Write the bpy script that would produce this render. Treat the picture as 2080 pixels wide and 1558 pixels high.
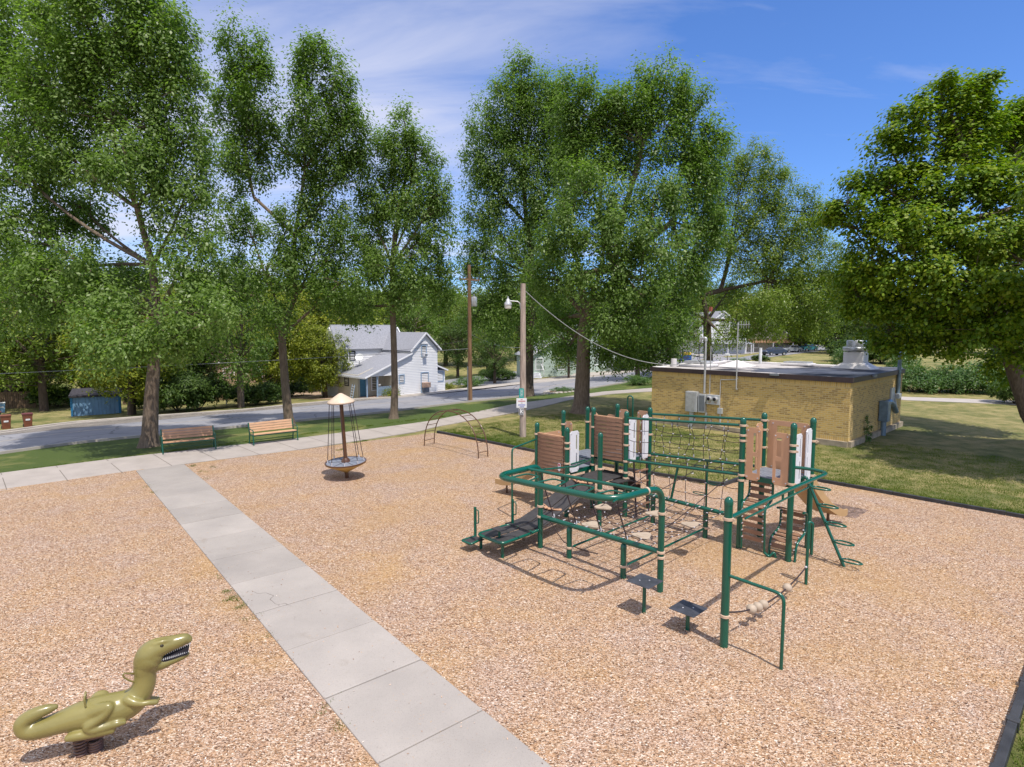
import bpy, bmesh, math, random
import numpy as np
from mathutils import Vector, Matrix

for o in list(bpy.data.objects): bpy.data.objects.remove(o)
sc = bpy.context.scene
COL = sc.collection
rnd = random.Random(7)
NR = np.random.default_rng(11)
PI = math.pi

# ---------------------------------------------------------------- camera, world, sun
CH, PT, FP = 5.0, 0.09328, 1207.0
TH = 0.8077                                   # street grid of the place: U to the right and near, W to the right and far
cam_d = bpy.data.cameras.new('camera'); cam = bpy.data.objects.new('camera', cam_d); COL.objects.link(cam)
cam.location = (0, 0, CH); cam.rotation_euler = (PI / 2 - PT, 0, 0)
cam_d.sensor_width = 36; cam_d.lens = FP / 2080 * 36; cam_d.clip_start = .1; cam_d.clip_end = 6000
sc.camera = cam
sc.render.resolution_x, sc.render.resolution_y = 1024, 767
sc.view_settings.view_transform = 'Standard'; sc.view_settings.look = 'None'
sc.view_settings.exposure = 0.08; sc.view_settings.gamma = 1

SUN_EL, SUN_AZ = math.radians(66), math.atan2(.507, -.862)
wd = bpy.data.worlds.new("World"); sc.world = wd; wd.use_nodes = True
nt = wd.node_tree; N = nt.nodes; L = nt.links
for n in list(N): N.remove(n)
def nn(nt_, t, **kw):
    n = nt_.nodes.new(t)
    for k, v in kw.items(): setattr(n, k, v)
    return n
wo = nn(nt, 'ShaderNodeOutputWorld'); bg = nn(nt, 'ShaderNodeBackground'); sky = nn(nt, 'ShaderNodeTexSky', sky_type='NISHITA')
sky.sun_disc = False; sky.sun_elevation = SUN_EL; sky.sun_rotation = SUN_AZ
sky.altitude = 300; sky.air_density = 1.0; sky.dust_density = .6; sky.ozone_density = 3.0
bg.inputs[1].default_value = .14
tc = nn(nt, 'ShaderNodeTexCoord'); sep = nn(nt, 'ShaderNodeSeparateXYZ'); L.new(tc.outputs['Generated'], sep.inputs[0])
def math_(nt_, op, a, b=None, c=None, clamp=False):
    m = nn(nt_, 'ShaderNodeMath', operation=op); m.use_clamp = clamp
    for i, x in enumerate((a, b, c)):
        if x is None: continue
        if isinstance(x, (int, float)): m.inputs[i].default_value = x
        else: nt_.links.new(x, m.inputs[i])
    return m.outputs[0]
zz = math_(nt, 'ADD', math_(nt, 'MAXIMUM', sep.outputs[2], 0.0), .12)
cx = math_(nt, 'DIVIDE', sep.outputs[0], zz); cy = math_(nt, 'DIVIDE', sep.outputs[1], zz)
cmb = nn(nt, 'ShaderNodeCombineXYZ'); L.new(cx, cmb.inputs[0]); L.new(cy, cmb.inputs[1])
mp = nn(nt, 'ShaderNodeMapping'); mp.inputs['Rotation'].default_value = (0, 0, math.radians(24)); mp.inputs['Scale'].default_value = (.55, 1.9, 1); L.new(cmb.outputs[0], mp.inputs[0])
cn = nn(nt, 'ShaderNodeTexNoise'); cn.inputs['Scale'].default_value = .9; cn.inputs['Detail'].default_value = 9; cn.inputs['Roughness'].default_value = .58; cn.inputs['Distortion'].default_value = .7
L.new(mp.outputs[0], cn.inputs['Vector'])
left = math_(nt, 'MULTIPLY_ADD', sep.outputs[0], -.44, .055)                       # the cirrus lies to the left
back = math_(nt, 'ADD', math_(nt, 'MAXIMUM', math_(nt, 'MULTIPLY_ADD', sep.outputs[1], -1.6, 0.0), 0.0), math_(nt, 'MAXIMUM', math_(nt, 'MULTIPLY_ADD', sep.outputs[2], 1.6, -.90), 0.0))     # unseen cloud added behind the camera and overhead to whiten the fill light
cov = math_(nt, 'ADD', math_(nt, 'ADD', cn.outputs['Fac'], left), math_(nt, 'MINIMUM', back, .50))
cf = nn(nt, 'ShaderNodeMapRange'); cf.inputs[1].default_value = .45; cf.inputs[2].default_value = .86; cf.inputs[4].default_value = .82; L.new(cov, cf.inputs[0])
tint = nn(nt, 'ShaderNodeMix', data_type='RGBA', blend_type='MULTIPLY'); tint.inputs[0].default_value = 1
tint.inputs[7].default_value = (.64, .90, 1.34, 1); L.new(sky.outputs[0], tint.inputs[6])
mx = nn(nt, 'ShaderNodeMix', data_type='RGBA'); L.new(cf.outputs[0], mx.inputs[0]); L.new(tint.outputs[2], mx.inputs[6]); mx.inputs[7].default_value = (5.6, 5.7, 6.6, 1)
L.new(mx.outputs[2], bg.inputs[0]); L.new(bg.outputs[0], wo.inputs[0])

sl = bpy.data.lights.new('sun', 'SUN'); sun = bpy.data.objects.new('sun', sl); COL.objects.link(sun)
sl.energy = 4.5; sl.angle = math.radians(.53); sl.color = (1, .925, .82)
sv = Vector((.507 * math.cos(SUN_EL), -.862 * math.cos(SUN_EL), math.sin(SUN_EL)))
sun.rotation_euler = sv.to_track_quat('Z', 'Y').to_euler(); sun.location = (0, 0, 40)

# ---------------------------------------------------------------- place frame
U = Vector((math.cos(TH), -math.sin(TH), 0)); W = Vector((math.sin(TH), math.cos(TH), 0)); ZV = Vector((0, 0, 1))
def terr(x, y):
    s = -(x * U.x + y * U.y); w = x * W.x + y * W.y
    k = .058 * min(max((88 - w) / 50, 0), 1)
    return -k * min(max(s - 26.6, 0), 38)
def SW(s, w, z=None):                          # s metres towards the street, w metres along it
    p = U * -s + W * w
    return Vector((p.x, p.y, terr(p.x, p.y) if z is None else z))
def ray(px, py):
    a = (px - 1040) / FP; b = (779 - py) / FP; c, s = math.cos(PT), math.sin(PT)
    return a, c + b * s, -s + b * c
def G(px, py):
    r = ray(px, py); t = CH / -r[2] if r[2] < -.005 else 400
    for _ in range(60):
        z = terr(r[0] * t, r[1] * t); t += ((CH - z) / -r[2] - t) * .7
    return Vector((r[0] * t, r[1] * t, terr(r[0] * t, r[1] * t)))
def AT(px, py, Y):
    r = ray(px, py); t = Y / r[1]; return Vector((r[0] * t, Y, CH + r[2] * t))

# ---------------------------------------------------------------- materials
def mat(name, col, rough=.55, metal=0, var=.12, scale=6, bump=0, bscale=60, col2=None, coat=0, detail=4, stretch=None, lo=.35, hi=.65):
    m = bpy.data.materials.new(name); m.use_nodes = True; t = m.node_tree
    b = t.nodes['Principled BSDF']; b.inputs['Roughness'].default_value = rough; b.inputs['Metallic'].default_value = metal
    if coat: b.inputs['Coat Weight'].default_value = coat; b.inputs['Coat Roughness'].default_value = .15
    c2 = col2 or tuple(min(1, x * (1 + var)) for x in col); c1 = col if col2 else tuple(x * (1 - var) for x in col)
    tc_ = nn(t, 'ShaderNodeTexCoord'); vec = tc_.outputs['Object']
    if stretch:
        q = nn(t, 'ShaderNodeMapping'); q.inputs['Scale'].default_value = stretch; t.links.new(vec, q.inputs[0]); vec = q.outputs[0]
    no = nn(t, 'ShaderNodeTexNoise'); no.inputs['Scale'].default_value = scale; no.inputs['Detail'].default_value = detail; t.links.new(vec, no.inputs['Vector'])
    r = nn(t, 'ShaderNodeValToRGB'); r.color_ramp.elements[0].position = lo; r.color_ramp.elements[1].position = hi
    r.color_ramp.elements[0].color = (*c1, 1); r.color_ramp.elements[1].color = (*c2, 1)
    t.links.new(no.outputs['Fac'], r.inputs[0]); t.links.new(r.outputs[0], b.inputs['Base Color'])
    if bump:
        n2 = nn(t, 'ShaderNodeTexNoise'); n2.inputs['Scale'].default_value = bscale; n2.inputs['Detail'].default_value = 3; t.links.new(vec, n2.inputs['Vector'])
        bp = nn(t, 'ShaderNodeBump'); bp.inputs['Strength'].default_value = bump; bp.inputs['Distance'].default_value = .02
        t.links.new(n2.outputs['Fac'], bp.inputs['Height']); t.links.new(bp.outputs[0], b.inputs['Normal'])
    return m
def mixc(t, fac, a, b):
    m = nn(t, 'ShaderNodeMix', data_type='RGBA')
    for s_, x in ((0, fac), (6, a), (7, b)):
        if isinstance(x, tuple): m.inputs[s_].default_value = (*x, 1)
        elif isinstance(x, (int, float)): m.inputs[s_].default_value = x
        else: t.links.new(x, m.inputs[s_])
    return m.outputs[2]
def noise(t, vec, scale, detail=4, rough=.5, dist=0):
    n = nn(t, 'ShaderNodeTexNoise'); n.inputs['Scale'].default_value = scale; n.inputs['Detail'].default_value = detail
    n.inputs['Roughness'].default_value = rough; n.inputs['Distortion'].default_value = dist
    t.links.new(vec, n.inputs['Vector']); return n.outputs['Fac']
def mr(t, x, a, b, c=0, d=1):
    n = nn(t, 'ShaderNodeMapRange'); t.links.new(x, n.inputs[0])
    for i, v in enumerate((a, b, c, d)): n.inputs[i + 1].default_value = v
    return n.outputs[0]
def ramp(t, x, stops):
    r = nn(t, 'ShaderNodeValToRGB'); t.links.new(x, r.inputs[0]); e = r.color_ramp.elements
    while len(e) < len(stops): e.new(.5)
    for k, (p, c) in zip(e, stops): k.position = p; k.color = (*c, 1)
    return r.outputs[0]
def newmat(name, rough=.8):
    m = bpy.data.materials.new(name); m.use_nodes = True; t = m.node_tree; b = t.nodes['Principled BSDF']; b.inputs['Roughness'].default_value = rough
    tc_ = nn(t, 'ShaderNodeTexCoord'); return m, t, b, tc_.outputs['Object']
def bumpto(t, b, h, strength, dist):
    bp = nn(t, 'ShaderNodeBump'); bp.inputs['Strength'].default_value = strength; bp.inputs['Distance'].default_value = dist
    t.links.new(h, bp.inputs['Height']); t.links.new(bp.outputs[0], b.inputs['Normal'])

def m_mulch():
    m, t, b, v = newmat('wood_chips', .9)
    n0 = noise(t, v, 9, 2)
    wob = nn(t, 'ShaderNodeVectorMath', operation='ADD'); t.links.new(v, wob.inputs[0])
    sc_ = nn(t, 'ShaderNodeVectorMath', operation='SCALE'); sc_.inputs['Scale'].default_value = .05
    nv = nn(t, 'ShaderNodeTexNoise'); nv.inputs['Scale'].default_value = 7; t.links.new(v, nv.inputs['Vector']); t.links.new(nv.outputs['Color'], sc_.inputs[0]); t.links.new(sc_.outputs[0], wob.inputs[1])
    def chips(rot, scl):
        q = nn(t, 'ShaderNodeMapping'); q.inputs['Rotation'].default_value = (0, 0, rot); q.inputs['Scale'].default_value = scl; t.links.new(wob.outputs[0], q.inputs[0])
        vo = nn(t, 'ShaderNodeTexVoronoi'); vo.inputs['Scale'].default_value = 1; t.links.new(q.outputs[0], vo.inputs['Vector']); return vo
    v1 = chips(.5, (33, 72, 30)); v2 = chips(2.1, (37, 82, 30))
    sel = mr(t, noise(t, v, 30, 1), .47, .53)
    s1 = nn(t, 'ShaderNodeSeparateColor'); t.links.new(v1.outputs['Color'], s1.inputs[0]); s2 = nn(t, 'ShaderNodeSeparateColor'); t.links.new(v2.outputs['Color'], s2.inputs[0])
    mxr = nn(t, 'ShaderNodeMix', data_type='FLOAT'); t.links.new(sel, mxr.inputs[0]); t.links.new(s1.outputs[0], mxr.inputs[2]); t.links.new(s2.outputs[0], mxr.inputs[3])
    mh = nn(t, 'ShaderNodeMix', data_type='FLOAT'); t.links.new(sel, mh.inputs[0]); t.links.new(s1.outputs[1], mh.inputs[2]); t.links.new(s2.outputs[1], mh.inputs[3])
    warm = ramp(t, mxr.outputs[0], [(0, (.07, .035, .016)), (.19, (.26, .14, .06)), (.35, (.46, .255, .115)), (.6, (.55, .35, .20)), (.85, (.63, .46, .31)), (1, (.80, .70, .55))])
    pale = ramp(t, mxr.outputs[0], [(0, (.07, .038, .028)), (.19, (.25, .145, .095)), (.35, (.42, .265, .18)), (.6, (.52, .355, .255)), (.85, (.60, .46, .37)), (1, (.80, .73, .65))])
    c = mixc(t, mr(t, noise(t, v, .7, 6, .7, .4), .36, .66), pale, warm)
    c = mixc(t, mr(t, noise(t, v, 1.7, 3), .58, .75, 0, .25), c, (.46, .28, .11)); c = mixc(t, mr(t, noise(t, v, 4.5, 4, .6), .60, .74, 0, .35), c, (.20, .12, .07))
    c = mixc(t, mr(t, noise(t, v, .26, 4, .6, .8), .50, .66, 0, .38), c, (.50, .30, .10)); c = mixc(t, mr(t, noise(t, v, 2.2, 5, .75, 1), .58, .72, 0, .30), c, (.27, .165, .10))
    t.links.new(c, b.inputs['Base Color']); bumpto(t, b, mh.outputs[0], .9, .025)
    return m
def m_grass(name, dry, a=(.085, .12, .018), d=(.40, .33, .14), mid=(.17, .18, .045)):
    m, t, b, v = newmat(name, .95)
    f = mr(t, noise(t, v, .22, 5, .6, .3), .44 - dry, .62 - dry)
    f2 = mr(t, noise(t, v, 1.3, 5, .65), .36, .60)
    c = mixc(t, f, a, mid); c = mixc(t, math_(t, 'MULTIPLY', f, f2), c, d)
    c = mixc(t, mr(t, noise(t, v, 28, 3, .7), .35, .7, 0, .45), c, tuple(x * .42 for x in a))
    c = mixc(t, mr(t, noise(t, v, 45, 2, .7), .55, .8, 0, .35), c, tuple(min(1, x * 1.6) for x in mid))
    t.links.new(c, b.inputs['Base Color']); bumpto(t, b, noise(t, v, 38, 3, .8), .8, .06)
    return m
def m_concrete(name, base, dark, scale=1.2):
    m, t, b, v = newmat(name, .85)
    c = mixc(t, mr(t, noise(t, v, scale, 6, .6), .3, .7), base, dark)
    c = mixc(t, mr(t, noise(t, v, 55, 2, .9), .55, .72, 0, .5), c, tuple(x * .62 for x in dark))
    c = mixc(t, mr(t, noise(t, v, 90, 2, .9), .6, .75, 0, .5), c, tuple(min(1, x * 1.35) for x in base))
    c = mixc(t, mr(t, noise(t, v, 3.3, 5, .7, 1.2), .62, .75, 0, .3), c, (.28, .25, .2))
    t.links.new(c, b.inputs['Base Color']); bumpto(t, b, noise(t, v, 60, 3), .15, .01)
    return m
def m_chip():
    m, t, b, v = newmat('loose_chip', .85); g = nn(t, 'ShaderNodeNewGeometry')
    t.links.new(ramp(t, g.outputs['Random Per Island'], [(0, (.12, .06, .04)), (.2, (.30, .17, .10)), (.45, (.47, .28, .16)), (.7, (.54, .37, .26)), (.9, (.62, .48, .38)), (1, (.76, .68, .62))]), b.inputs['Base Color']); return m
def m_slabs():
    m = m_concrete('slab_concrete', (.395, .36, .33), (.305, .28, .26), .7); t = m.node_tree; b = t.nodes['Principled BSDF']; c = b.inputs['Base Color'].links[0].from_socket; v = nn(t, 'ShaderNodeTexCoord').outputs['Object']
    g = nn(t, 'ShaderNodeNewGeometry'); k = mr(t, g.outputs['Random Per Island'], 0, 1, .86, 1.08)
    mm = nn(t, 'ShaderNodeVectorMath', operation='SCALE'); t.links.new(c, mm.inputs[0]); t.links.new(k, mm.inputs['Scale'])
    c = mixc(t, mr(t, noise(t, v, 1.1, 6, .7, 2.5), .60, .70, 0, .35), mm.outputs[0], (.25, .21, .17))          # stains
    c = mixc(t, mr(t, noise(t, v, 22, 2, .5, .5), .70, .74, 0, .6), c, (.45, .30, .17))                          # chip crumbs trodden on
    vo = nn(t, 'ShaderNodeTexVoronoi', feature='DISTANCE_TO_EDGE'); vo.inputs['Scale'].default_value = .45
    wv = nn(t, 'ShaderNodeVectorMath', operation='ADD'); nz = nn(t, 'ShaderNodeTexNoise'); nz.inputs['Scale'].default_value = 1.5; t.links.new(v, nz.inputs['Vector']); t.links.new(v, wv.inputs[0]); t.links.new(nz.outputs['Color'], wv.inputs[1]); t.links.new(wv.outputs[0], vo.inputs['Vector'])
    crack = math_(t, 'MULTIPLY', mr(t, vo.outputs['Distance'], .0, .006, 1, 0), mr(t, noise(t, v, .35, 2), .60, .64))
    c = mixc(t, crack, c, (.12, .10, .09)); t.links.new(c, b.inputs['Base Color']); return m
def m_asphalt():
    m, t, b, v = newmat('asphalt', .85)
    q = nn(t, 'ShaderNodeMapping'); q.inputs['Rotation'].default_value = (0, 0, TH - PI / 2); q.inputs['Scale'].default_value = (.12, 1, 1)
    t.links.new(v, q.inputs[0])
    c = mixc(t, mr(t, noise(t, v, .35, 5, .6), .35, .65), (.21, .215, .24), (.275, .275, .295))
    c = mixc(t, mr(t, noise(t, q.outputs[0], .9, 3), .58, .64, 0, .35), c, (.33, .30, .27))
    c = mixc(t, mr(t, noise(t, v, .8, 4, .6, 1.5), .63, .67, 0, .5), c, (.10, .10, .12))
    vo = nn(t, 'ShaderNodeTexVoronoi', feature='DISTANCE_TO_EDGE'); vo.inputs['Scale'].default_value = .22
    wv = nn(t, 'ShaderNodeVectorMath', operation='ADD'); nz = nn(t, 'ShaderNodeTexNoise'); nz.inputs['Scale'].default_value = .7; t.links.new(v, nz.inputs['Vector'])
    t.links.new(v, wv.inputs[0]); t.links.new(nz.outputs['Color'], wv.inputs[1]); t.links.new(wv.outputs[0], vo.inputs['Vector'])
    c = mixc(t, mr(t, vo.outputs['Distance'], .006, .012, .7, 0), c, (.07, .07, .08))
    t.links.new(c, b.inputs['Base Color']); bumpto(t, b, noise(t, v, 50, 2), .2, .01)
    return m
def m_leaf(name, c1, c2, c3, rough=.42, trans=.28, spec=.5):
    m = bpy.data.materials.new(name); m.use_nodes = True; t = m.node_tree; b = t.nodes['Principled BSDF']
    g = nn(t, 'ShaderNodeNewGeometry'); oi = nn(t, 'ShaderNodeObjectInfo'); tc_ = nn(t, 'ShaderNodeTexCoord')
    f = math_(t, 'ADD', math_(t, 'MULTIPLY', g.outputs['Random Per Island'], .6), math_(t, 'MULTIPLY', noise(t, tc_.outputs['Object'], .55, 3), .65))
    f = math_(t, 'ADD', f, math_(t, 'MULTIPLY_ADD', oi.outputs['Random'], .2, -.12))
    c = ramp(t, f, [(.2, c1), (.6, c2), (1, c3)])
    t.links.new(c, b.inputs['Base Color']); b.inputs['Roughness'].default_value = rough; b.inputs['Specular IOR Level'].default_value = spec
    tr = nn(t, 'ShaderNodeBsdfTranslucent'); hs = nn(t, 'ShaderNodeMix', data_type='RGBA', blend_type='MULTIPLY'); hs.inputs[0].default_value = 1
    t.links.new(c, hs.inputs[6]); hs.inputs[7].default_value = (1.7, 2.0, .8, 1); t.links.new(hs.outputs[2], tr.inputs[0])
    ms = nn(t, 'ShaderNodeMixShader'); ms.inputs[0].default_value = trans
    t.links.new(b.outputs[0], ms.inputs[1]); t.links.new(tr.outputs[0], ms.inputs[2]); t.links.new(ms.outputs[0], t.nodes['Material Output'].inputs[0])
    return m
def m_brick(name, rot=False, c1=(.62, .41, .125), c2=(.20, .11, .05), mortar=(.60, .49, .27), bias=-.30, bw=.24, rh=.085):
    m, t, b, v = newmat(name, .9)
    uv = nn(t, 'ShaderNodeUVMap'); br = nn(t, 'ShaderNodeTexBrick'); t.links.new(uv.outputs[0], br.inputs['Vector'])
    br.offset = 0 if rot else .5
    br.inputs['Scale'].default_value = 1; br.inputs['Brick Width'].default_value = bw; br.inputs['Row Height'].default_value = rh
    br.inputs['Mortar Size'].default_value = .012; br.inputs['Color1'].default_value = (*c1, 1); br.inputs['Color2'].default_value = (*c2, 1); br.inputs['Mortar'].default_value = (*mortar, 1); br.inputs['Bias'].default_value = bias
    c = mixc(t, mr(t, noise(t, v, .9, 4), .45, .8, 0, .15), br.outputs['Color'], (.36, .26, .12))
    c = mixc(t, mr(t, noise(t, v, 14, 2), .3, .7, 0, .25), c, (.56, .42, .16))
    t.links.new(c, b.inputs['Base Color']); bumpto(t, b, math_(t, 'SUBTRACT', 1.0, br.outputs['Fac']), .5, .01)
    return m
def m_bark(name, a, d):
    m, t, b, v = newmat(name, .95)
    q = nn(t, 'ShaderNodeMapping'); q.inputs['Scale'].default_value = (9, 9, 1.6); t.links.new(v, q.inputs[0])
    c = mixc(t, mr(t, noise(t, q.outputs[0], 1.6, 5, .7), .3, .7), d, a); c = mixc(t, mr(t, noise(t, v, .8, 3), .5, .8, 0, .5), c, (.20, .17, .12))
    t.links.new(c, b.inputs['Base Color']); bumpto(t, b, noise(t, q.outputs[0], 2, 4, .8), 1, .05)
    return m

MT = dict(
    mulch=m_mulch(), lawn=m_grass('lawn', .10), verge=m_grass('verge_grass', -.08, a=(.07, .115, .012), mid=(.16, .20, .03)),
    conc=m_concrete('path_concrete', (.46, .42, .39), (.38, .35, .33)), walk=m_concrete('sidewalk_concrete', (.42, .375, .345), (.33, .295, .27)), kerb=m_concrete('kerb_concrete', (.46, .42, .38), (.36, .33, .30)),
    asphalt=m_asphalt(), gravel=mat('driveway_gravel', (.40, .29, .20), .9, scale=2, var=.2, bump=.4),
    line=mat('worn_centre_line', (.42, .37, .30), .9, scale=3, var=.25), slabs=m_slabs(), joint=mat('joint_dirt', (.16, .14, .12), .95),
    border=mat('black_timber', (.035, .036, .04), .55, scale=4, var=.3, bump=.2),
    green=mat('green_powder_coat', (.0, .088, .056), .26, var=.06, scale=3, coat=.35), tan=mat('tan_clamp', (.60, .44, .32), .45, var=.05),
    beige=mat('beige_panel', (.55, .315, .185), .5, var=.05, scale=3), slat=mat('brown_slats', (.245, .135, .083), .6, var=.14, scale=5, stretch=(1, 1, 8), bump=.2),
    white=mat('white_panel', (.74, .75, .80), .4, var=.03), deck=mat('slate_deck', (.20, .22, .27), .45, var=.1, scale=12, bump=.2, bscale=120),
    black=mat('black_rubber', (.045, .042, .044), .6, var=.2, scale=8, bump=.3), pad=mat('charcoal_pad', (.050, .054, .068), .42, var=.25, scale=7, bump=.15),
    rope=mat('dark_rope', (.035, .022, .025), .8, var=.2), conn=mat('silver_connector', (.62, .62, .66), .35, .3), disc=mat('tan_disc', (.42, .34, .26), .6, var=.08),
    slide=mat('tan_slide', (.50, .33, .16), .35, var=.06, scale=2), ochre=mat('ochre_bowl', (.42, .27, .08), .35, var=.08),
    brown=mat('brown_powder_coat', (.10, .045, .022), .3, var=.1, coat=.3), hat=mat('cream_hat', (.62, .50, .38), .5, var=.04), steel=mat('galvanised_steel', (.42, .44, .46), .42, .7, var=.1),
    rust=mat('rusty_mat', (.16, .11, .09), .9, scale=9, var=.5),
    bench=mat('bench_slats', (.56, .35, .21), .55, var=.12, scale=3, stretch=(1, 1, 6)), bench2=mat('shaded_bench_slats', (.50, .29, .17), .55, var=.12, scale=3),  # bench2 is the same slats with tree shade mixed into the colour
    dino=mat('olive_paint', (.245, .215, .07), .33, var=.10, scale=2.5, coat=.25, col2=(.19, .168, .052), bump=.08, bscale=30), teeth=mat('white_teeth', (.72, .75, .78), .4), mouth=mat('dark_mouth', (.012, .011, .02), .8), eye=mat('dark_eye', (.03, .022, .01), .2),
    spring=mat('brown_spring', (.13, .075, .06), .3, var=.2), pole=mat('weathered_wood_pole', (.40, .32, .27), .9, scale=3, stretch=(6, 6, .6), var=.25, bump=.4, bscale=20),
    rpole=mat('brown_wood_pole', (.14, .07, .038), .9, scale=1.6, stretch=(6, 6, .5), col2=(.30, .18, .10), bump=.4, bscale=20), lamp=mat('grey_lamp', (.50, .51, .53), .35, .4), glass=mat('lamp_glass', (.62, .60, .56), .15),
    teal=mat('teal_sign', (.0, .33, .30), .4, var=.04), signw=mat('white_sign', (.78, .78, .80), .4, var=.03), signk=mat('black_sign', (.02, .02, .025), .4), red=mat('red_print', (.5, .05, .08), .5), blue=mat('blue_print', (.06, .10, .5), .5),
    brick=m_brick('yellow_brick'), soldier=m_brick('soldier_brick', True, bw=.085, rh=.21, bias=-.5), found=mat('concrete_base', (.36, .30, .22), .9, scale=3, var=.2, bump=.2),
    fascia=mat('dark_fascia', (.045, .028, .03), .5), roofb=mat('tar_roof', (.035, .035, .042), .8, scale=.42, col2=(.50, .47, .46), detail=7, lo=.41, hi=.55), mastic=mat('white_mastic', (.74, .72, .72), .6, var=.08, scale=2), grey=mat('grey_cabinet', (.50, .52, .54), .45, .2, var=.08, scale=2), greyd=mat('grey_dark', (.20, .22, .25), .5, .3, var=.1), duct=mat('blue_grey_duct', (.17, .25, .34), .4, .4, var=.15),
    siding=mat('white_siding', (.76, .77, .80), .5, var=.04, scale=1), shingle=mat('grey_shingles', (.27, .28, .32), .85, var=.14, scale=9, bump=.3, bscale=25), trim=mat('white_trim', (.78, .79, .83), .5, var=.03), btrim=mat('blue_trim', (.26, .36, .50), .5, var=.06), bdoor=mat('blue_door', (.04, .15, .25), .4), wglass=mat('window_glass', (.05, .055, .06), .06, var=.3), cream=mat('cream_boards', (.52, .48, .40), .6, var=.05),
    curtain=mat('pale_curtain', (.50, .50, .50), .7), acb=mat('brown_ac', (.45, .30, .22), .6), bluew=mat('blue_board', (.17, .31, .48), .7, var=.2, scale=2, stretch=(3, 3, .5)), bluet=mat('deep_blue_trim', (.02, .17, .36), .6), darkroof=mat('black_felt_roof', (.035, .032, .04), .85, var=.3),
    binb=mat('brown_bin', (.19, .065, .035), .5, var=.12), binl=mat('maroon_lid', (.13, .03, .035), .5), bing=mat('dark_green_bin', (.02, .08, .06), .5), wgreen=mat('pale_green_siding', (.45, .55, .50), .6, var=.06), wood=mat('brown_fence_boards', (.13, .085, .05), .85, var=.3, scale=4), redb=mat('red_brick', (.32, .09, .05), .85), car1=mat('dark_blue_paint', (.03, .055, .12), .2, .3, coat=.8), car2=mat('silver_paint', (.42, .45, .50), .25, .5, coat=.8), car3=mat('teal_paint', (.02, .20, .27), .25, .2, coat=.8), tyre=mat('tyre_rubber', (.02, .02, .02), .8), yel=mat('yellow_paint', (.72, .50, .03), .5), bluep=mat('bright_blue_paint', (.02, .10, .38), .5),
    bark=m_bark('grey_brown_bark', (.26, .20, .15), (.10, .07, .05)), bark2=m_bark('dark_bark', (.13, .095, .07), (.05, .035, .028)),
    ash=m_leaf('ash_leaf', (.06, .11, .014), (.135, .215, .045), (.22, .30, .10), rough=.42, trans=.42, spec=.35), ash2=m_leaf('light_ash_leaf', (.08, .13, .014), (.17, .24, .03), (.25, .31, .06), trans=.35), maple=m_leaf('maple_leaf', (.045, .105, .008), (.125, .215, .014), (.25, .31, .02), rough=.5, trans=.28, spec=.3), bgl=m_leaf('background_leaf', (.06, .10, .012), (.14, .21, .028), (.24, .30, .04), rough=.5, spec=.35), yell=m_leaf('yellow_green_leaf', (.06, .09, .008), (.17, .21, .018), (.30, .31, .03), rough=.5, spec=.3), dkl=m_leaf('dark_green_leaf', (.025, .052, .010), (.06, .11, .02), (.11, .165, .035), rough=.5, spec=.3), shrub=m_leaf('shrub_leaf', (.03, .07, .012), (.08, .16, .03), (.16, .25, .07), rough=.45), pink=mat('pink_petals', (.55, .25, .35), .7),
    weed=m_leaf('grass_blade', (.05, .09, .01), (.10, .16, .02), (.2, .22, .05), rough=.7, spec=.2), cable=mat('pale_cable', (.30, .31, .32), .5), wire=mat('dark_wire', (.05, .05, .055), .6), wht=mat('white_plastic', (.72, .74, .76), .45),
)

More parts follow.
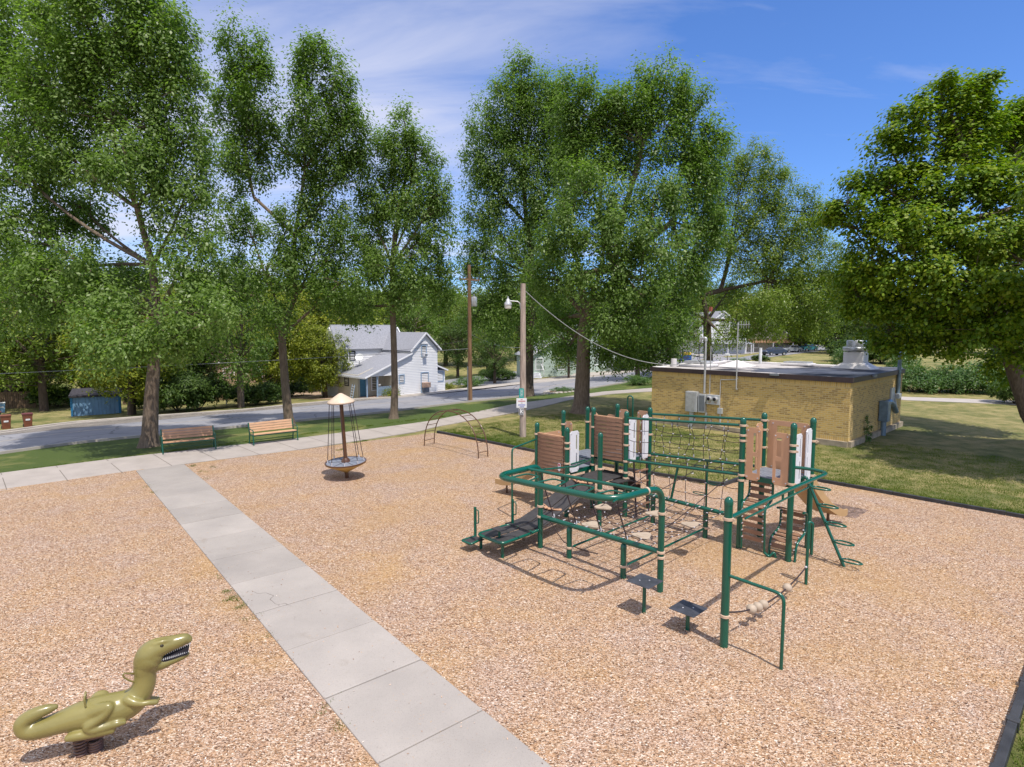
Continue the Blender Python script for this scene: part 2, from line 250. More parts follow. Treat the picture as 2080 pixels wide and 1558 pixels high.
# ---------------------------------------------------------------- mesh helpers
class MB:
    def __init__(s): s.v = []; s.f = []; s.uv = None; s.mi = None
    def add(s, vs, fs): n = len(s.v); s.v += [tuple(v) for v in vs]; s.f += [tuple(i + n for i in f) for f in fs]; return s
    def box(s, c, d, ax=(U, W, ZV)):
        c = Vector(c); a, b, e = [Vector(x) * (y / 2) for x, y in zip(ax, d)]
        vs = [c + a * i + b * j + e * k for i in (-1, 1) for j in (-1, 1) for k in (-1, 1)]
        return s.add(vs, [(0, 1, 3, 2), (4, 6, 7, 5), (0, 4, 5, 1), (2, 3, 7, 6), (0, 2, 6, 4), (1, 5, 7, 3)])
    def tube(s, pts, r, n=10, closed=False, cap=True, sy=1.0, upv=None):
        pts = [Vector(p) for p in pts]; m = len(pts); rs = r if isinstance(r, (list, tuple)) else [r] * m
        base = len(s.v); t0 = None; nrm = None
        for i, p in enumerate(pts):
            if closed: t = (pts[(i + 1) % m] - pts[i - 1])
            else: t = pts[min(i + 1, m - 1)] - pts[max(i - 1, 0)]
            if t.length < 1e-9: t = Vector((0, 0, 1))
            t.normalize()
            if nrm is None:
                ref = Vector(upv) if upv is not None else (Vector((0, 0, 1)) if abs(t.z) < .9 else Vector((1, 0, 0)))
                nrm = (ref - t * ref.dot(t)).normalized()
            else:
                nrm = nrm - t * nrm.dot(t)
                nrm = nrm.normalized() if nrm.length > 1e-6 else t.orthogonal().normalized()
            b = t.cross(nrm)
            for k in range(n):
                a = 2 * PI * k / n; s.v.append(tuple(p + nrm * (math.cos(a) * rs[i]) + b * (math.sin(a) * rs[i] * sy)))
        for i in range(m if closed else m - 1):
            for k in range(n):
                j = (i + 1) % m; s.f.append((base + i * n + k, base + i * n + (k + 1) % n, base + j * n + (k + 1) % n, base + j * n + k))
        if cap and not closed:
            s.f.append(tuple(base + k for k in reversed(range(n)))); s.f.append(tuple(base + (m - 1) * n + k for k in range(n)))
        return s
    def lathe(s, c, prof, n=20, ax=ZV):
        ax = Vector(ax).normalized(); a = ax.orthogonal().normalized(); b = ax.cross(a); c = Vector(c); base = len(s.v)
        for r, z in prof:
            for k in range(n):
                t = 2 * PI * k / n; s.v.append(tuple(c + ax * z + (a * math.cos(t) + b * math.sin(t)) * max(r, 1e-4)))
        for i in range(len(prof) - 1):
            for k in range(n): s.f.append((base + i * n + k, base + i * n + (k + 1) % n, base + (i + 1) * n + (k + 1) % n, base + (i + 1) * n + k))
        s.f.append(tuple(base + k for k in reversed(range(n)))); s.f.append(tuple(base + (len(prof) - 1) * n + k for k in range(n)))
        return s
    def prism(s, pts, d):                       # polygon extruded by vector d
        pts = [Vector(p) for p in pts]; n = len(pts); d = Vector(d)
        return s.add(pts + [p + d for p in pts], [tuple(range(n)), tuple(reversed(range(n, 2 * n)))] + [(i, i + n, (i + 1) % n + n, (i + 1) % n) for i in range(n)])
    def panel(s, o, a, b, w, h, holes, th, rad=.04):   # board w x h from corner o along a,b, with rectangular holes (x0,y0,x1,y1), thickness along a x b
        o, a, b = Vector(o), Vector(a).normalized(), Vector(b).normalized(); n = a.cross(b) * th
        xs = sorted({0, rad, w - rad, w} | {x for q in holes for x in (q[0], q[2])}); ys = sorted({0, rad, h - rad, h} | {y for q in holes for y in (q[1], q[3])})
        nx, ny = len(xs), len(ys); keep = set()
        for i in range(nx - 1):
            for j in range(ny - 1):
                mx_, my_ = (xs[i] + xs[i + 1]) / 2, (ys[j] + ys[j + 1]) / 2
                if not any(q[0] < mx_ < q[2] and q[1] < my_ < q[3] for q in holes): keep.add((i, j))
        base = len(s.v)
        for lay in (0, 1):
            for j in range(ny):
                for i in range(nx):
                    x, y = xs[i], ys[j]
                    if i in (0, nx - 1) and j in (0, ny - 1): x += rad * .6 * (1 if i == 0 else -1); y += rad * .6 * (1 if j == 0 else -1)
                    s.v.append(tuple(o + a * x + b * y + n * (lay - .5)))
        q = lambda i, j, l: base + l * nx * ny + j * nx + i
        for i, j in keep:
            s.f.append((q(i, j, 1), q(i + 1, j, 1), q(i + 1, j + 1, 1), q(i, j + 1, 1))); s.f.append((q(i, j, 0), q(i, j + 1, 0), q(i + 1, j + 1, 0), q(i + 1, j, 0)))
            for di, dj, e0, e1 in ((-1, 0, (i, j), (i, j + 1)), (1, 0, (i + 1, j + 1), (i + 1, j)), (0, -1, (i + 1, j), (i, j)), (0, 1, (i, j + 1), (i + 1, j + 1))):
                if (i + di, j + dj) not in keep: s.f.append((q(*e0, 0), q(*e1, 0), q(*e1, 1), q(*e0, 1)))
        return s
    def build(s, name, m, parent=None, smooth=False, bevel=0):
        me = bpy.data.meshes.new(name); org = parent_org(parent)
        me.from_pydata([(v[0] - org.x, v[1] - org.y, v[2] - org.z) for v in s.v], [], s.f)
        for mm in (m if isinstance(m, (list, tuple)) else [m]): me.materials.append(mm)
        if s.mi: me.polygons.foreach_set('material_index', s.mi)
        if smooth:
            me.polygons.foreach_set('use_smooth', [True] * len(me.polygons))
            try: me.set_sharp_from_angle(angle=math.radians(45))
            except Exception: pass
        if s.uv is not None:
            ul = me.uv_layers.new(name='UVMap'); ul.data.foreach_set('uv', [c for f in s.uv for p in f for c in p])
        o = bpy.data.objects.new(name, me); COL.objects.link(o)
        if parent: o.parent = parent
        if bevel:
            bv = o.modifiers.new('bevel', 'BEVEL'); bv.width = bevel; bv.segments = 2; bv.limit_method = 'ANGLE'
        me.update(); return o
def parent_org(p):
    v = Vector((0, 0, 0))
    while p: v += p.location; p = p.parent
    return v
def tag(o, label=None, cat=None, group=None, kind=None):
    for k, v in (('label', label), ('category', cat), ('group', group), ('kind', kind)):
        if v: o[k] = v
    return o
def thing(name, label, cat, loc=(0, 0, 0), group=None):
    o = bpy.data.objects.new(name, None); COL.objects.link(o); o.location = loc; o.empty_display_size = .2
    return tag(o, label, cat, group)
def struct(o): o['kind'] = 'structure'; return o
def dup(root, loc, rotz=0, label=None, scale=1):
    r = root.copy(); COL.objects.link(r); r.location = loc; r.rotation_euler = (0, 0, rotz); r.scale = (scale,) * 3 if isinstance(scale, (int, float)) else scale
    if label: r['label'] = label
    def kids(a, b):
        for ch in list(a.children):
            c = ch.copy(); COL.objects.link(c); c.parent = b; kids(ch, c)
    kids(root, r); return r
def arc(c, a, b, r, t0, t1, n=8): return [Vector(c) + Vector(a) * (r * math.cos(t0 + (t1 - t0) * i / n)) + Vector(b) * (r * math.sin(t0 + (t1 - t0) * i / n)) for i in range(n + 1)]
def fillet(pts, r, n=5, closed=False):
    pts = [Vector(p) for p in pts]; out = []; m = len(pts)
    for i, p in enumerate(pts):
        if not closed and i in (0, m - 1): out.append(p); continue
        a, b = pts[i - 1], pts[(i + 1) % m]; d1, d2 = (a - p), (b - p); rr = min(r, d1.length * .49, d2.length * .49)
        p1, p2 = p + d1.normalized() * rr, p + d2.normalized() * rr
        for k in range(n + 1):
            t = k / n; out.append(p1 * (1 - t) ** 2 + p * (2 * t * (1 - t)) + p2 * t * t)
    return out

# ---------------------------------------------------------------- ground
def grid_axis(a, b, step, far):
    c = list(np.arange(a, b + .01, step)); q = step; x = b
    hi = []
    while x < far: q *= 1.35; x += q; hi.append(x)
    q = step; x = a; lo = []
    while x > -far: q *= 1.35; x -= q; lo.append(x)
    return lo[::-1] + c + hi
gs = sorted(set(grid_axis(-20, 120, 1, 3500)) | {26.6, 64.6}); gw = sorted(set(grid_axis(-60, 180, 1, 3500)) | {38.0, 88.0})
mb = MB(); nw = len(gw)
for s_ in gs:
    for w_ in gw: mb.v.append(tuple(SW(s_, w_)))
for i in range(len(gs) - 1):
    for j in range(nw - 1): mb.f.append((i * nw + j, (i + 1) * nw + j, (i + 1) * nw + j + 1, i * nw + j + 1))
struct(mb.build('ground', MT['lawn']))

def resample(pl, n):
    pl = [Vector(p) for p in pl]; d = [0]
    for a, b in zip(pl, pl[1:]): d.append(d[-1] + (b - a).length)
    out = []
    for k in range(n):
        t = d[-1] * k / (n - 1); i = max(j for j in range(len(d)) if d[j] <= t + 1e-9); i = min(i, len(pl) - 2)
        out.append(pl[i].lerp(pl[i + 1], (t - d[i]) / max(d[i + 1] - d[i], 1e-9)))
    return out
def strip(name, A, B, m, off, n=120, k=10, parent=None, skirt=0):
    A, B = resample(A, n), resample(B, n); mb = MB()
    for a, b in zip(A, B):
        for j in range(k + 1):
            p = a.lerp(b, j / k); mb.v.append((p.x, p.y, terr(p.x, p.y) + off))
    for i in range(n - 1):
        for j in range(k): q = i * (k + 1) + j; mb.f.append((q, q + 1, q + k + 2, q + k + 1))
    if skirt:
        for edge in (A, B):
            base = len(mb.v)
            for p in edge: z = terr(p.x, p.y); mb.v += [(p.x, p.y, z + off), (p.x, p.y, z + off - skirt)]
            for i in range(n - 1): q = base + 2 * i; mb.f.append((q, q + 1, q + 3, q + 2))
    o = mb.build(name, m, parent)
    return struct(o)
# the playground surface: two chip areas either side of the path, softly uneven
def pathw(s_): return 5.33 - .072 * (23.7 - s_)
def chips(name, inside, z, smin, smax, wmin, wmax, st=.5):
    mb = MB(); idx = {}; ns2, nw2 = round((smax - smin) / st), round((wmax - wmin) / st); r2 = random.Random(4); ph = [(r2.uniform(.4, 2.2), r2.uniform(.4, 2.2), r2.uniform(0, 6)) for _ in range(9)]
    for i in range(ns2 + 1):
        for j in range(nw2 + 1):
            a, b = smin + i * st, smin * 0 + wmin + j * st; a2, b2, e = inside(a, b)
            h = sum(math.sin(a * p + b * q_ + o_) for p, q_, o_ in ph) / 9; h = h * .028 * min(1, e * 1.2) + .006 * max(0, 1 - e)
            mb.v.append(tuple(SW(a2, b2, z + h)))
    for i in range(ns2):
        for j in range(nw2): q_ = i * (nw2 + 1) + j; mb.f.append((q_, q_ + nw2 + 1, q_ + nw2 + 2, q_ + 1))
    return struct(mb.build(name, MT['mulch'], smooth=True))
def in_right(a, b):
    lo_ = pathw(a) + .74; hi_ = 16.8 + (22.7 - a) * .06 if a > 8.68 else 20.3; t = (b - 4) / (20.5 - 4)
    b2 = lo_ + t * (hi_ - lo_); a2 = a
    if a > 22.0: a2 = 22.0 + (a - 22.0) * ((23.72 - .058 * max(b2 - 6, 0) * 1.5) - 22.0) / 2.0
    return a2, b2, max(0, min(b2 - lo_, hi_ - b2, a2 - .7, 23.6 - a2))
def in_left(a, b):
    hi_ = pathw(a) - .74; t = (b + 40) / (45.0); b2 = -40 + t * (hi_ + 40); return a, b2, max(0, min(hi_ - b2, 23.7 - a))
chips('playground_surface', in_right, .030, 8.70, 24.0, 4, 20.5, .51)
chips('playground_surface', in_right, .030, .70, 8.70, 4, 20.5, .5)
chips('playground_surface', in_left, .030, -8.0, 23.74, -40, 5, .58)
# concrete path: slabs with joints, standing a little proud of the chips
rr = random.Random(3); tdir = (SW(10, pathw(10), 0) - SW(0, pathw(0), 0)).normalized(); tn = Vector((-tdir.y, tdir.x, 0)); mb = MB()
js = [8.65 + 1.53 * k for k in range(-11, 10)] + [23.68]
for a, b in zip(js, js[1:]):
    ca, cb = SW(a, pathw(a), 0), SW(b, pathw(b), 0); mb.box((ca + cb) / 2 + ZV * rr.uniform(-.004, .004), ((cb - ca).length - .016, 1.50, .12), (tdir, tn, ZV))
struct(mb.build('path', MT['slabs'], bevel=.012))
ca, cb = SW(-8, pathw(-8), .045), SW(23.66, pathw(23.66), .045); struct(MB().add([ca + tn * .72, ca - tn * .72, cb - tn * .72, cb + tn * .72], [(0, 1, 2, 3)]).build('path', MT['joint']))
# sidewalk along the street
near = [SW(23.72, w) for w in (-40, 0, 4.5)] + [G(375, 944), G(600, 916), G(852, 877), G(880, 869), G(972, 852), G(1051, 838), G(1129, 820), G(1169, 810), G(1240, 801), G(1319, 796), SW(25.0, 46), SW(24, 52)]
far_ = [SW(26.7, w) for w in (-40, 0, 4.5)] + [G(400, 914), G(600, 892), G(830, 862), G(880, 855), G(965, 838), G(1049, 820.5), G(1120, 811), G(1166, 804), G(1226, 796), G(1321, 789), SW(27.2, 46), SW(26.0, 52)]
strip('sidewalk', near, far_, MT['walk'], .035, 160, 6, skirt=.08)
A_, B_ = resample(near, 62), resample(far_, 62); mj = MB()
for a, b in list(zip(A_, B_))[1:-1]:
    d = (b - a).normalized(); n_ = Vector((-d.y, d.x, 0)) * .012; o_ = Vector((0, 0, .039))
    q = [a + n_, a - n_, b - n_, b + n_]; mj.add([(p.x, p.y, terr(p.x, p.y) + .039) for p in q], [(0, 1, 2, 3)])
struct(mj.build('sidewalk', MT['joint']))
# concrete walk behind the brick building, light tan dry strip
wl = [SW(24, 49), G(1831, 806.5), G(2080, 815), SW(-8, 57)]; wl2 = [SW(24, 51.2), G(1831, 813), G(2080, 823), SW(-8, 54.4)]
strip('walkway', wl, wl2, MT['conc'], .03, 40, 4, skirt=.05)
# street
rn = [SW(32.7, w) for w in (-60, -20, 0)] + [G(141, 903), G(480, 869), G(600, 857), G(782, 838.6), G(943, 818), G(1020, 810), G(1100, 802), G(1170, 794), G(1263, 779), G(1322, 765), SW(44, 72), SW(49, 95), SW(54, 130), SW(56, 200)]
rf = [SW(43.5, w) for w in (-60, -20, 0)] + [G(141, 860), G(311, 847), G(500, 834), G(600, 823), G(721, 812), G(810, 808), G(951, 792), G(1020, 786), G(1081, 773), G(1169, 767), G(1259, 760), G(1321, 751), SW(56, 86), SW(60, 110), SW(65, 140), SW(67, 200)]
strip('road', rn, rf, MT['asphalt'], .02, 200, 14)
cl = [a.lerp(b, .49) for a, b in zip(resample(rn, 120), resample(rf, 120))]; cl2 = [a.lerp(b, .502) for a, b in zip(resample(rn, 120), resample(rf, 120))]
strip('road_marking', cl, cl2, MT['line'], .026, 120, 1)
def kerb(pl, side, n=200):
    pts = resample(pl, n); mb = MB(); ring = []
    for i, p in enumerate(pts):
        t = (pts[min(i + 1, n - 1)] - pts[max(i - 1, 0)]); t.z = 0; t.normalize(); nrm = Vector((-t.y, t.x, 0)) * side
        for o_, z in ((0, -.05), (0, .10), (.03, .13), (.16, .13), (.17, -.05)):
            q = p + nrm * o_; mb.v.append((q.x, q.y, terr(q.x, q.y) + z))
    for i in range(n - 1):
        for j in range(4): q = i * 5 + j; mb.f.append((q, q + 5, q + 6, q + 1))
    return struct(mb.build('kerb', MT['kerb']))
kerb(rn, -1); kerb(rf, 1)
strip('gutter', rf, [a.lerp(b, .96) for a, b in zip(rn, rf)], MT['kerb'], .028, 200, 2)
# side street and drive coming in behind the white house, far cross street with the parked cars
strip('side_street', [G(880, 780), G(905, 772), G(1023, 757), G(1100, 750)], [G(1018, 786), G(1060, 778), G(1081, 770), G(1120, 762)], MT['asphalt'], .022, 40, 6)
strip('side_street', [SW(56, 100), G(1470, 741), G(1560, 726), G(1650, 715), G(1760, 703)], [SW(66, 100), G(1500, 727), G(1560, 716), G(1640, 707), G(1700, 701)], MT['asphalt'], .03, 60, 6)
strip('driveway', [G(560, 806), G(640, 812), G(700, 811)], [G(610, 792), G(650, 790), G(690, 789)], MT['gravel'], .024, 12, 6)
# greener verge between sidewalk and kerb
strip('verge', [a.lerp(b, 1.0) for a, b in zip(resample(far_, 120), resample(far_, 120))], resample([SW(32.5, w) for w in (-40, 0)] + [G(141, 903.7), G(480, 869.7), G(782, 839.2), G(943, 818.6), G(1100, 802.6), G(1263, 779.5), G(1322, 766), SW(40, 60)], 120), MT['verge'], .012, 120, 12)
# far rise of the land behind the houses
mb = MB(); ns_, nw_ = 30, 90
for i in range(ns_ + 1):
    for j in range(nw_ + 1):
        s_ = 78 + i * 7; w_ = -70 + j * 4; p = SW(s_, w_); e = min(i / 12, 1); e = e * e * (3 - 2 * e)
        mb.v.append((p.x, p.y, p.z - .3 + e * (9 + 2 * math.sin(w_ * .03)) * min(1, max(0, (130 - w_) / 60))))
for i in range(ns_):
    for j in range(nw_): q = i * (nw_ + 1) + j; mb.f.append((q, q + nw_ + 1, q + nw_ + 2, q + 1))
struct(mb.build('hill', m_grass('hill_grass', .05), smooth=True))
def hillz(s_, w_):
    e = min(max((s_ - 78) / 7, 0) / 12, 1); e = e * e * (3 - 2 * e); p = SW(s_, w_)
    return p.z + max(0, e * (9 + 2 * math.sin(w_ * .03)) * min(1, max(0, (130 - w_) / 60)) - .3)

# black timber edging, every timber a thing of its own
ORD = ('first second third fourth fifth sixth seventh eighth ninth tenth eleventh twelfth thirteenth').split()
def edge_run(a, b, lab, first=[None]):
    a, b = SW(*a, 0), SW(*b, 0); n = max(1, round((b - a).length / 1.22)); d = (b - a) / n; t = d.normalized(); nr = Vector((-t.y, t.x, 0))
    for k in range(n):
        c = a + d * (k + .5); mb = MB(); ln = d.length - .015
        mb.box(c + ZV * .05, (ln, .10, .17), (t, nr, ZV)); mb.box(c + t * (ln / 2 - .06) + ZV * .05, (.11, .13, .185), (t, nr, ZV))
        tag(mb.build('edging_timber', MT['border'], bevel=.008), ORD[k] + ' ' + lab, 'edging', 'black edging timbers round the playground')
edge_run((22.66, 16.75), (12.2, 17.0), 'black edging timber from the sidewalk towards the decks, along the dry lawn')
edge_run((12.2, 17.0), (8.72, 17.5), 'black edging timber from the left of those behind the rope bridge')
edge_run((8.68, 17.5), (8.62, 20.25), 'black edging timber of the short jog behind the right deck')
edge_run((8.62, 20.3), (.75, 20.15), 'black edging timber along the lawn right of the tan slide, counted from the jog')
edge_run((.70, 20.1), (.74, 6.9), 'black edging timber along the green grass, counted from the far right')

# ---------------------------------------------------------------- foliage
def quads(name, m, V, parent=None, org=None):
    n = len(V) // 4; me = bpy.data.meshes.new(name)
    if org is not None: V = V - np.array(org)
    me.vertices.add(4 * n); me.vertices.foreach_set('co', V.astype(np.float32).ravel())
    me.loops.add(4 * n); me.loops.foreach_set('vertex_index', np.arange(4 * n, dtype=np.int32))
    me.polygons.add(n); me.polygons.foreach_set('loop_start', np.arange(0, 4 * n, 4, dtype=np.int32))
    me.materials.append(m); me.update(calc_edges=True)
    o = bpy.data.objects.new(name, me); COL.objects.link(o)
    if parent: o.parent = parent
    return o
def unit(a): return a / np.maximum(np.linalg.norm(a, axis=1, keepdims=True), 1e-9)
def leafquads(P, nrm, size, aspect=.42, jit=.35, dirv=None):
    n = len(P); r = NR.normal(size=(n, 3)) if dirv is None else dirv + NR.normal(size=(n, 3)) * .5
    t = unit(r - nrm * (r * nrm).sum(1, keepdims=True)); b = np.cross(nrm, t)
    s = size * (1 + jit * NR.uniform(-1, 1, (n, 1))); t = t * s * .5; b = b * s * .5 * aspect
    V = np.empty((n, 4, 3)); V[:, 0] = P - t; V[:, 1] = P + b - t * .1; V[:, 2] = P + t; V[:, 3] = P - b - t * .1
    return V.reshape(-1, 3)
DK = 4.2
def foliage(lobes, dens, nleaf, size, crad, flat=1.0, centre=None, aspect=.42, up=.5, plume=1.0):
    """lobes: (centre xyz, radii xyz). Clumps of leaves fill the outer part of each lobe."""
    Ps, Cs = [], []
    for c, r in lobes:
        c = np.array(c); r = np.array(r); n = max(4, int(DK * dens * (r[0] * r[2] + r[0] * r[1] + r[1] * r[2]) / 3))
        d = unit(NR.normal(size=(n, 3))); rad = NR.uniform(.18, 1, (n, 1)) ** .45
        rad *= 1 + .13 * NR.normal(size=(n, 1)).clip(-1.2, 1.1)
        Cs.append(c + d * r * rad)
    C = np.concatenate(Cs); n = len(C); k = NR.integers(int(nleaf * .5), int(nleaf * 1.5), n); idx = np.repeat(np.arange(n), k)
    cr = crad * NR.uniform(.55, 1.35, (n, 1)); off = NR.normal(size=(len(idx), 3)) * np.array([1, 1, flat * plume]) * .40
    off /= np.maximum(1, np.linalg.norm(off, axis=1, keepdims=True) / 1.25)
    P = C[idx] + off * cr[idx]
    ctr = C.mean(0) if centre is None else np.array(centre)
    nr = unit(unit(off) * .75 + unit(P - ctr) * .3 + np.array([0, 0, up + .2]) + NR.normal(size=P.shape) * .34)
    dv = off * np.array([1, 1, .4]) + np.array([0, 0, -.25])
    return leafquads(P, nr, size, aspect, dirv=unit(dv)), C
def branch(mb, a, b, r0, r1, sag=.0, n=6, sides=6, wob=.12):
    a, b = Vector(a), Vector(b); L_ = (b - a).length; mid = a.lerp(b, .5) + Vector((rnd.uniform(-1, 1), rnd.uniform(-1, 1), 0)) * L_ * wob + ZV * (-sag * L_)
    pts = []
    for i in range(n + 1):
        t = i / n; pts.append(a * (1 - t) ** 2 + mid * (2 * t * (1 - t)) + b * t * t)
    mb.tube(pts, [r0 + (r1 - r0) * (i / n) ** .8 for i in range(n + 1)], sides, cap=False); return pts
def tree(name, label, trunk, fork, lobes_px, Y, leafm, barkm, dens=2.2, nleaf=70, size=.17, crad=.75, group=None, flat=1.0, depth=.85, up=.5, twig=.5, plume=1.0, aspect=.42, ls=1.1):
    """trunk: [(px,py,radius)], first one on the ground; lobes_px: (px,py,rx,ry[,depth offset]) seen from the camera, at distance Y."""
    g = G(*trunk[0][:2]) if Y is None else Vector((AT(trunk[0][0], trunk[0][1], Y).x, Y, 0)); Y = g.y
    if trunk[0][2] is None: g.z = 0
    g.z = terr(g.x, g.y); root = thing(name, label, 'tree', g, group)
    tp = [Vector(g)] + [AT(x, y, Y) for x, y, r in trunk[1:]]; tr = [r for _, _, r in trunk]
    mb = MB(); pts = [tp[0] - ZV * .1, tp[0] + ZV * .12]; rs = [tr[0] * 1.55, tr[0] * 1.22]
    for p, q, r0, r1 in zip(tp, tp[1:], tr, tr[1:]):
        for k in range(1, 5): pts.append(p.lerp(q, k / 4)); rs.append(r0 + (r1 - r0) * k / 4)
    if pts[2].z < pts[1].z: pts.pop(1); rs.pop(1)
    mb.tube(pts, rs, 14, cap=False)
    lobes = []
    for q in lobes_px:
        px, py, rx, ry = q[:4]; do = q[4] if len(q) > 4 else 0; c = AT(px, py, Y + do); k = (Y + do) / FP
        lobes.append((tuple(c), (rx * k * ls, max(rx * k * depth, 1.0) * 1.1, ry * k * ls)))
    forks = [(Vector(AT(f[0], f[1], Y)), f[2]) for f in fork]
    nodes = []
    for i in range(1, len(forks)):
        f, fr = forks[i]; p, pr_ = min([q for q in forks[:i] if q[0].z < f.z - .2] or forks[:1], key=lambda q: (q[0] - f).length)
        f = f + Vector((0, rnd.uniform(-.8, .8), 0)); forks[i] = (f, fr); branch(mb, p, f, min(pr_, fr * 1.12), fr, n=6, sides=8, wob=.06)
    for c, r in lobes:
        c = Vector(c); f, fr = min(forks, key=lambda q: (q[0] - c).length + (5 if q[0].z > c.z - .45 * (q[0] - c).to_2d().length else 0))
        b = c + Vector((0, 0, r[2] * .35)) if c.z > f.z else c
        pl = branch(mb, f, b, fr * .62, .035, sag=-.06 if c.z < f.z else .04, n=8, sides=7)
        nodes += [(p, fr * .5 * (1 - i / 9) + .03) for i, p in enumerate(pl)]
    V, C = foliage(lobes, dens, nleaf, size, crad, flat, aspect=aspect, up=up, plume=plume)
    NP = np.array([tuple(p) for p, _ in nodes])
    for c in C:
        if rnd.random() < twig:
            d = np.linalg.norm(NP - c, axis=1) + np.where(NP[:, 2] > c[2], 1.5, 0); i = int(d.argmin())
            branch(mb, nodes[i][0], Vector(c), min(.045, nodes[i][1] * .6), .008, n=3, sides=4, wob=.15)
    mb.build('trunk', barkm, root, smooth=True)
    quads('crown', leafm, V, root, tuple(g))
    return root, g

GR = 'tall shade trees on the verge and lawn'
# row of ash trees on the verge
tree('ash_tree', 'largest ash tree, trunk left of the left bench, crown passing the top of the frame', [(303, 908, .34), (308, 800, .27), (314, 730, .23), (322, 640, .20)],
     [(322, 640, .19), (318, 540, .15), (300, 430, .12), (260, 330, .09), (235, 250, .07)],
     [(330, 90, 70, 110), (250, 40, 95, 110), (150, 30, 90, 120), (60, 90, 80, 110, 1.5), (345, 200, 70, 100), (235, 190, 90, 110), (130, 200, 90, 90), (30, 230, 80, 90, 1), (360, 330, 75, 80), (250, 320, 70, 70, -1.5), (130, 330, 70, 60), (30, 350, 70, 60),
      (375, 430, 70, 65), (60, 470, 80, 55), (170, 440, 60, 40, 2), (130, 560, 95, 55, -1), (385, 540, 70, 60, -1), (240, 560, 60, 50, 2), (50, 620, 80, 60), (220, 640, 65, 45, -2), (395, 640, 75, 45, -2.5), (240, 700, 70, 34, -3), (345, 690, 60, 34, -2.5), (60, 560, 60, 60, 2)],
     None, MT['ash'], MT['bark'], dens=4.6, nleaf=135, size=.155, crad=.74, plume=1.35, aspect=.5, group=GR)
tree('ash_tree', 'two-stemmed ash tree with a leaning trunk behind the right bench', [(588, 866, .26), (580, 790, .21), (574, 710, .20), (573, 680, .19)],
     [(573, 680, .17), (600, 600, .13), (605, 480, .11), (625, 350, .08), (545, 560, .10), (515, 400, .08), (500, 300, .06)],
     [(490, 120, 45, 70), (520, 200, 50, 80), (470, 240, 40, 70, 1), (500, 330, 50, 70), (560, 300, 40, 50, 1), (640, 150, 45, 70), (680, 200, 45, 80), (625, 240, 45, 70, -1), (700, 270, 50, 60), (650, 330, 60, 60), (720, 340, 40, 50, 1), (590, 470, 45, 50, -1), (660, 430, 50, 55), (490, 450, 45, 45), (540, 560, 55, 50, -2), (480, 570, 50, 50, 1), (640, 540, 60, 50), (700, 480, 40, 45), (555, 640, 40, 30, -2), (690, 590, 55, 40, -1)],
     None, MT['ash'], MT['bark'], dens=4.6, nleaf=130, size=.155, ls=1.04, crad=.70, plume=1.4, aspect=.5, group=GR)
tree('ash_tree', 'slender ash tree with a straight trunk in front of the white house', [(800, 851, .23), (802, 790, .19), (800, 700, .17), (797, 620, .16)],
     [(797, 620, .17), (800, 540, .14), (812, 430, .11), (822, 340, .08)],
     [(822, 265, 28, 45), (800, 320, 45, 50), (845, 330, 45, 60), (770, 390, 45, 50), (860, 410, 50, 50), (890, 400, 25, 45), (810, 430, 50, 40, -1), (750, 460, 40, 40), (880, 480, 45, 45), (800, 540, 55, 40, -1.5), (740, 540, 45, 40), (870, 550, 45, 35), (820, 600, 50, 30, -1), (720, 620, 45, 30), (895, 600, 35, 30, 1)],
     None, MT['ash'], MT['bark'], dens=4.4, nleaf=135, size=.155, crad=.68, plume=1.35, aspect=.5, group=GR)
tree('ash_tree', 'broad ash tree with the thickest trunk, behind the left climbing deck', [(1180, 838, .50), (1184, 760, .42), (1186, 690, .38), (1190, 640, .34)],
     [(1190, 640, .34), (1178, 560, .22), (1250, 540, .22), (1270, 420, .18), (1300, 300, .14), (1215, 430, .14), (1365, 450, .15)],
     [(1195, 225, 55, 70), (1150, 225, 40, 55), (1165, 320, 50, 60), (1250, 220, 50, 55), (1290, 210, 60, 70), (1350, 200, 55, 65), (1310, 290, 80, 60), (1220, 310, 55, 60), (1410, 260, 50, 75), (1440, 320, 45, 70), (1400, 380, 70, 60), (1180, 390, 60, 55, -2), (1250, 420, 60, 50, -3), (1340, 400, 60, 50, -3), (1150, 470, 60, 60, -3), (1230, 500, 70, 55, -4), (1330, 490, 70, 55, -4), (1420, 470, 60, 60), (1120, 560, 60, 50), (1200, 580, 55, 40, -4), (1300, 570, 70, 50, -4), (1390, 560, 60, 50), (1280, 650, 65, 50, -3), (1350, 650, 55, 55), (1310, 700, 60, 35), (1140, 650, 50, 50, 2), (1250, 715, 50, 30, -1), (1225, 660, 40, 35, -4), (1150, 715, 30, 22, 2), (1340, 725, 40, 22)],
     None, MT['ash'], MT['bark'], dens=3.7, nleaf=140, size=.17, crad=.86, ls=1.0, plume=1.2, aspect=.5, group=GR)
tree('ash_tree', 'ash tree with a dark thin trunk right behind the pale light pole', [(1073, 805, .42), (1075, 720, .33), (1078, 640, .3), (1080, 560, .26)],
     [(1080, 560, .26), (1070, 450, .2), (1065, 330, .14), (1110, 400, .14)],
     [(1060, 170, 35, 55), (1030, 220, 45, 60), (1095, 220, 50, 60), (1000, 300, 50, 55), (1070, 310, 60, 60), (1130, 300, 50, 60), (990, 380, 45, 50), (1060, 400, 60, 50), (975, 440, 40, 40), (1020, 500, 60, 45), (1090, 500, 60, 50, 2), (990, 570, 45, 50), (1060, 600, 50, 50), (1010, 650, 50, 40), (1100, 680, 45, 40), (1135, 255, 45, 50), (1150, 340, 50, 50), (1120, 420, 45, 45), (960, 520, 35, 40), (965, 640, 35, 40), (1105, 190, 40, 50), (985, 260, 35, 45), (970, 340, 35, 45)],
     None, MT['ash'], MT['bark2'], dens=2.7, nleaf=120, size=.19, crad=.95, plume=1.2, aspect=.5, group=GR)
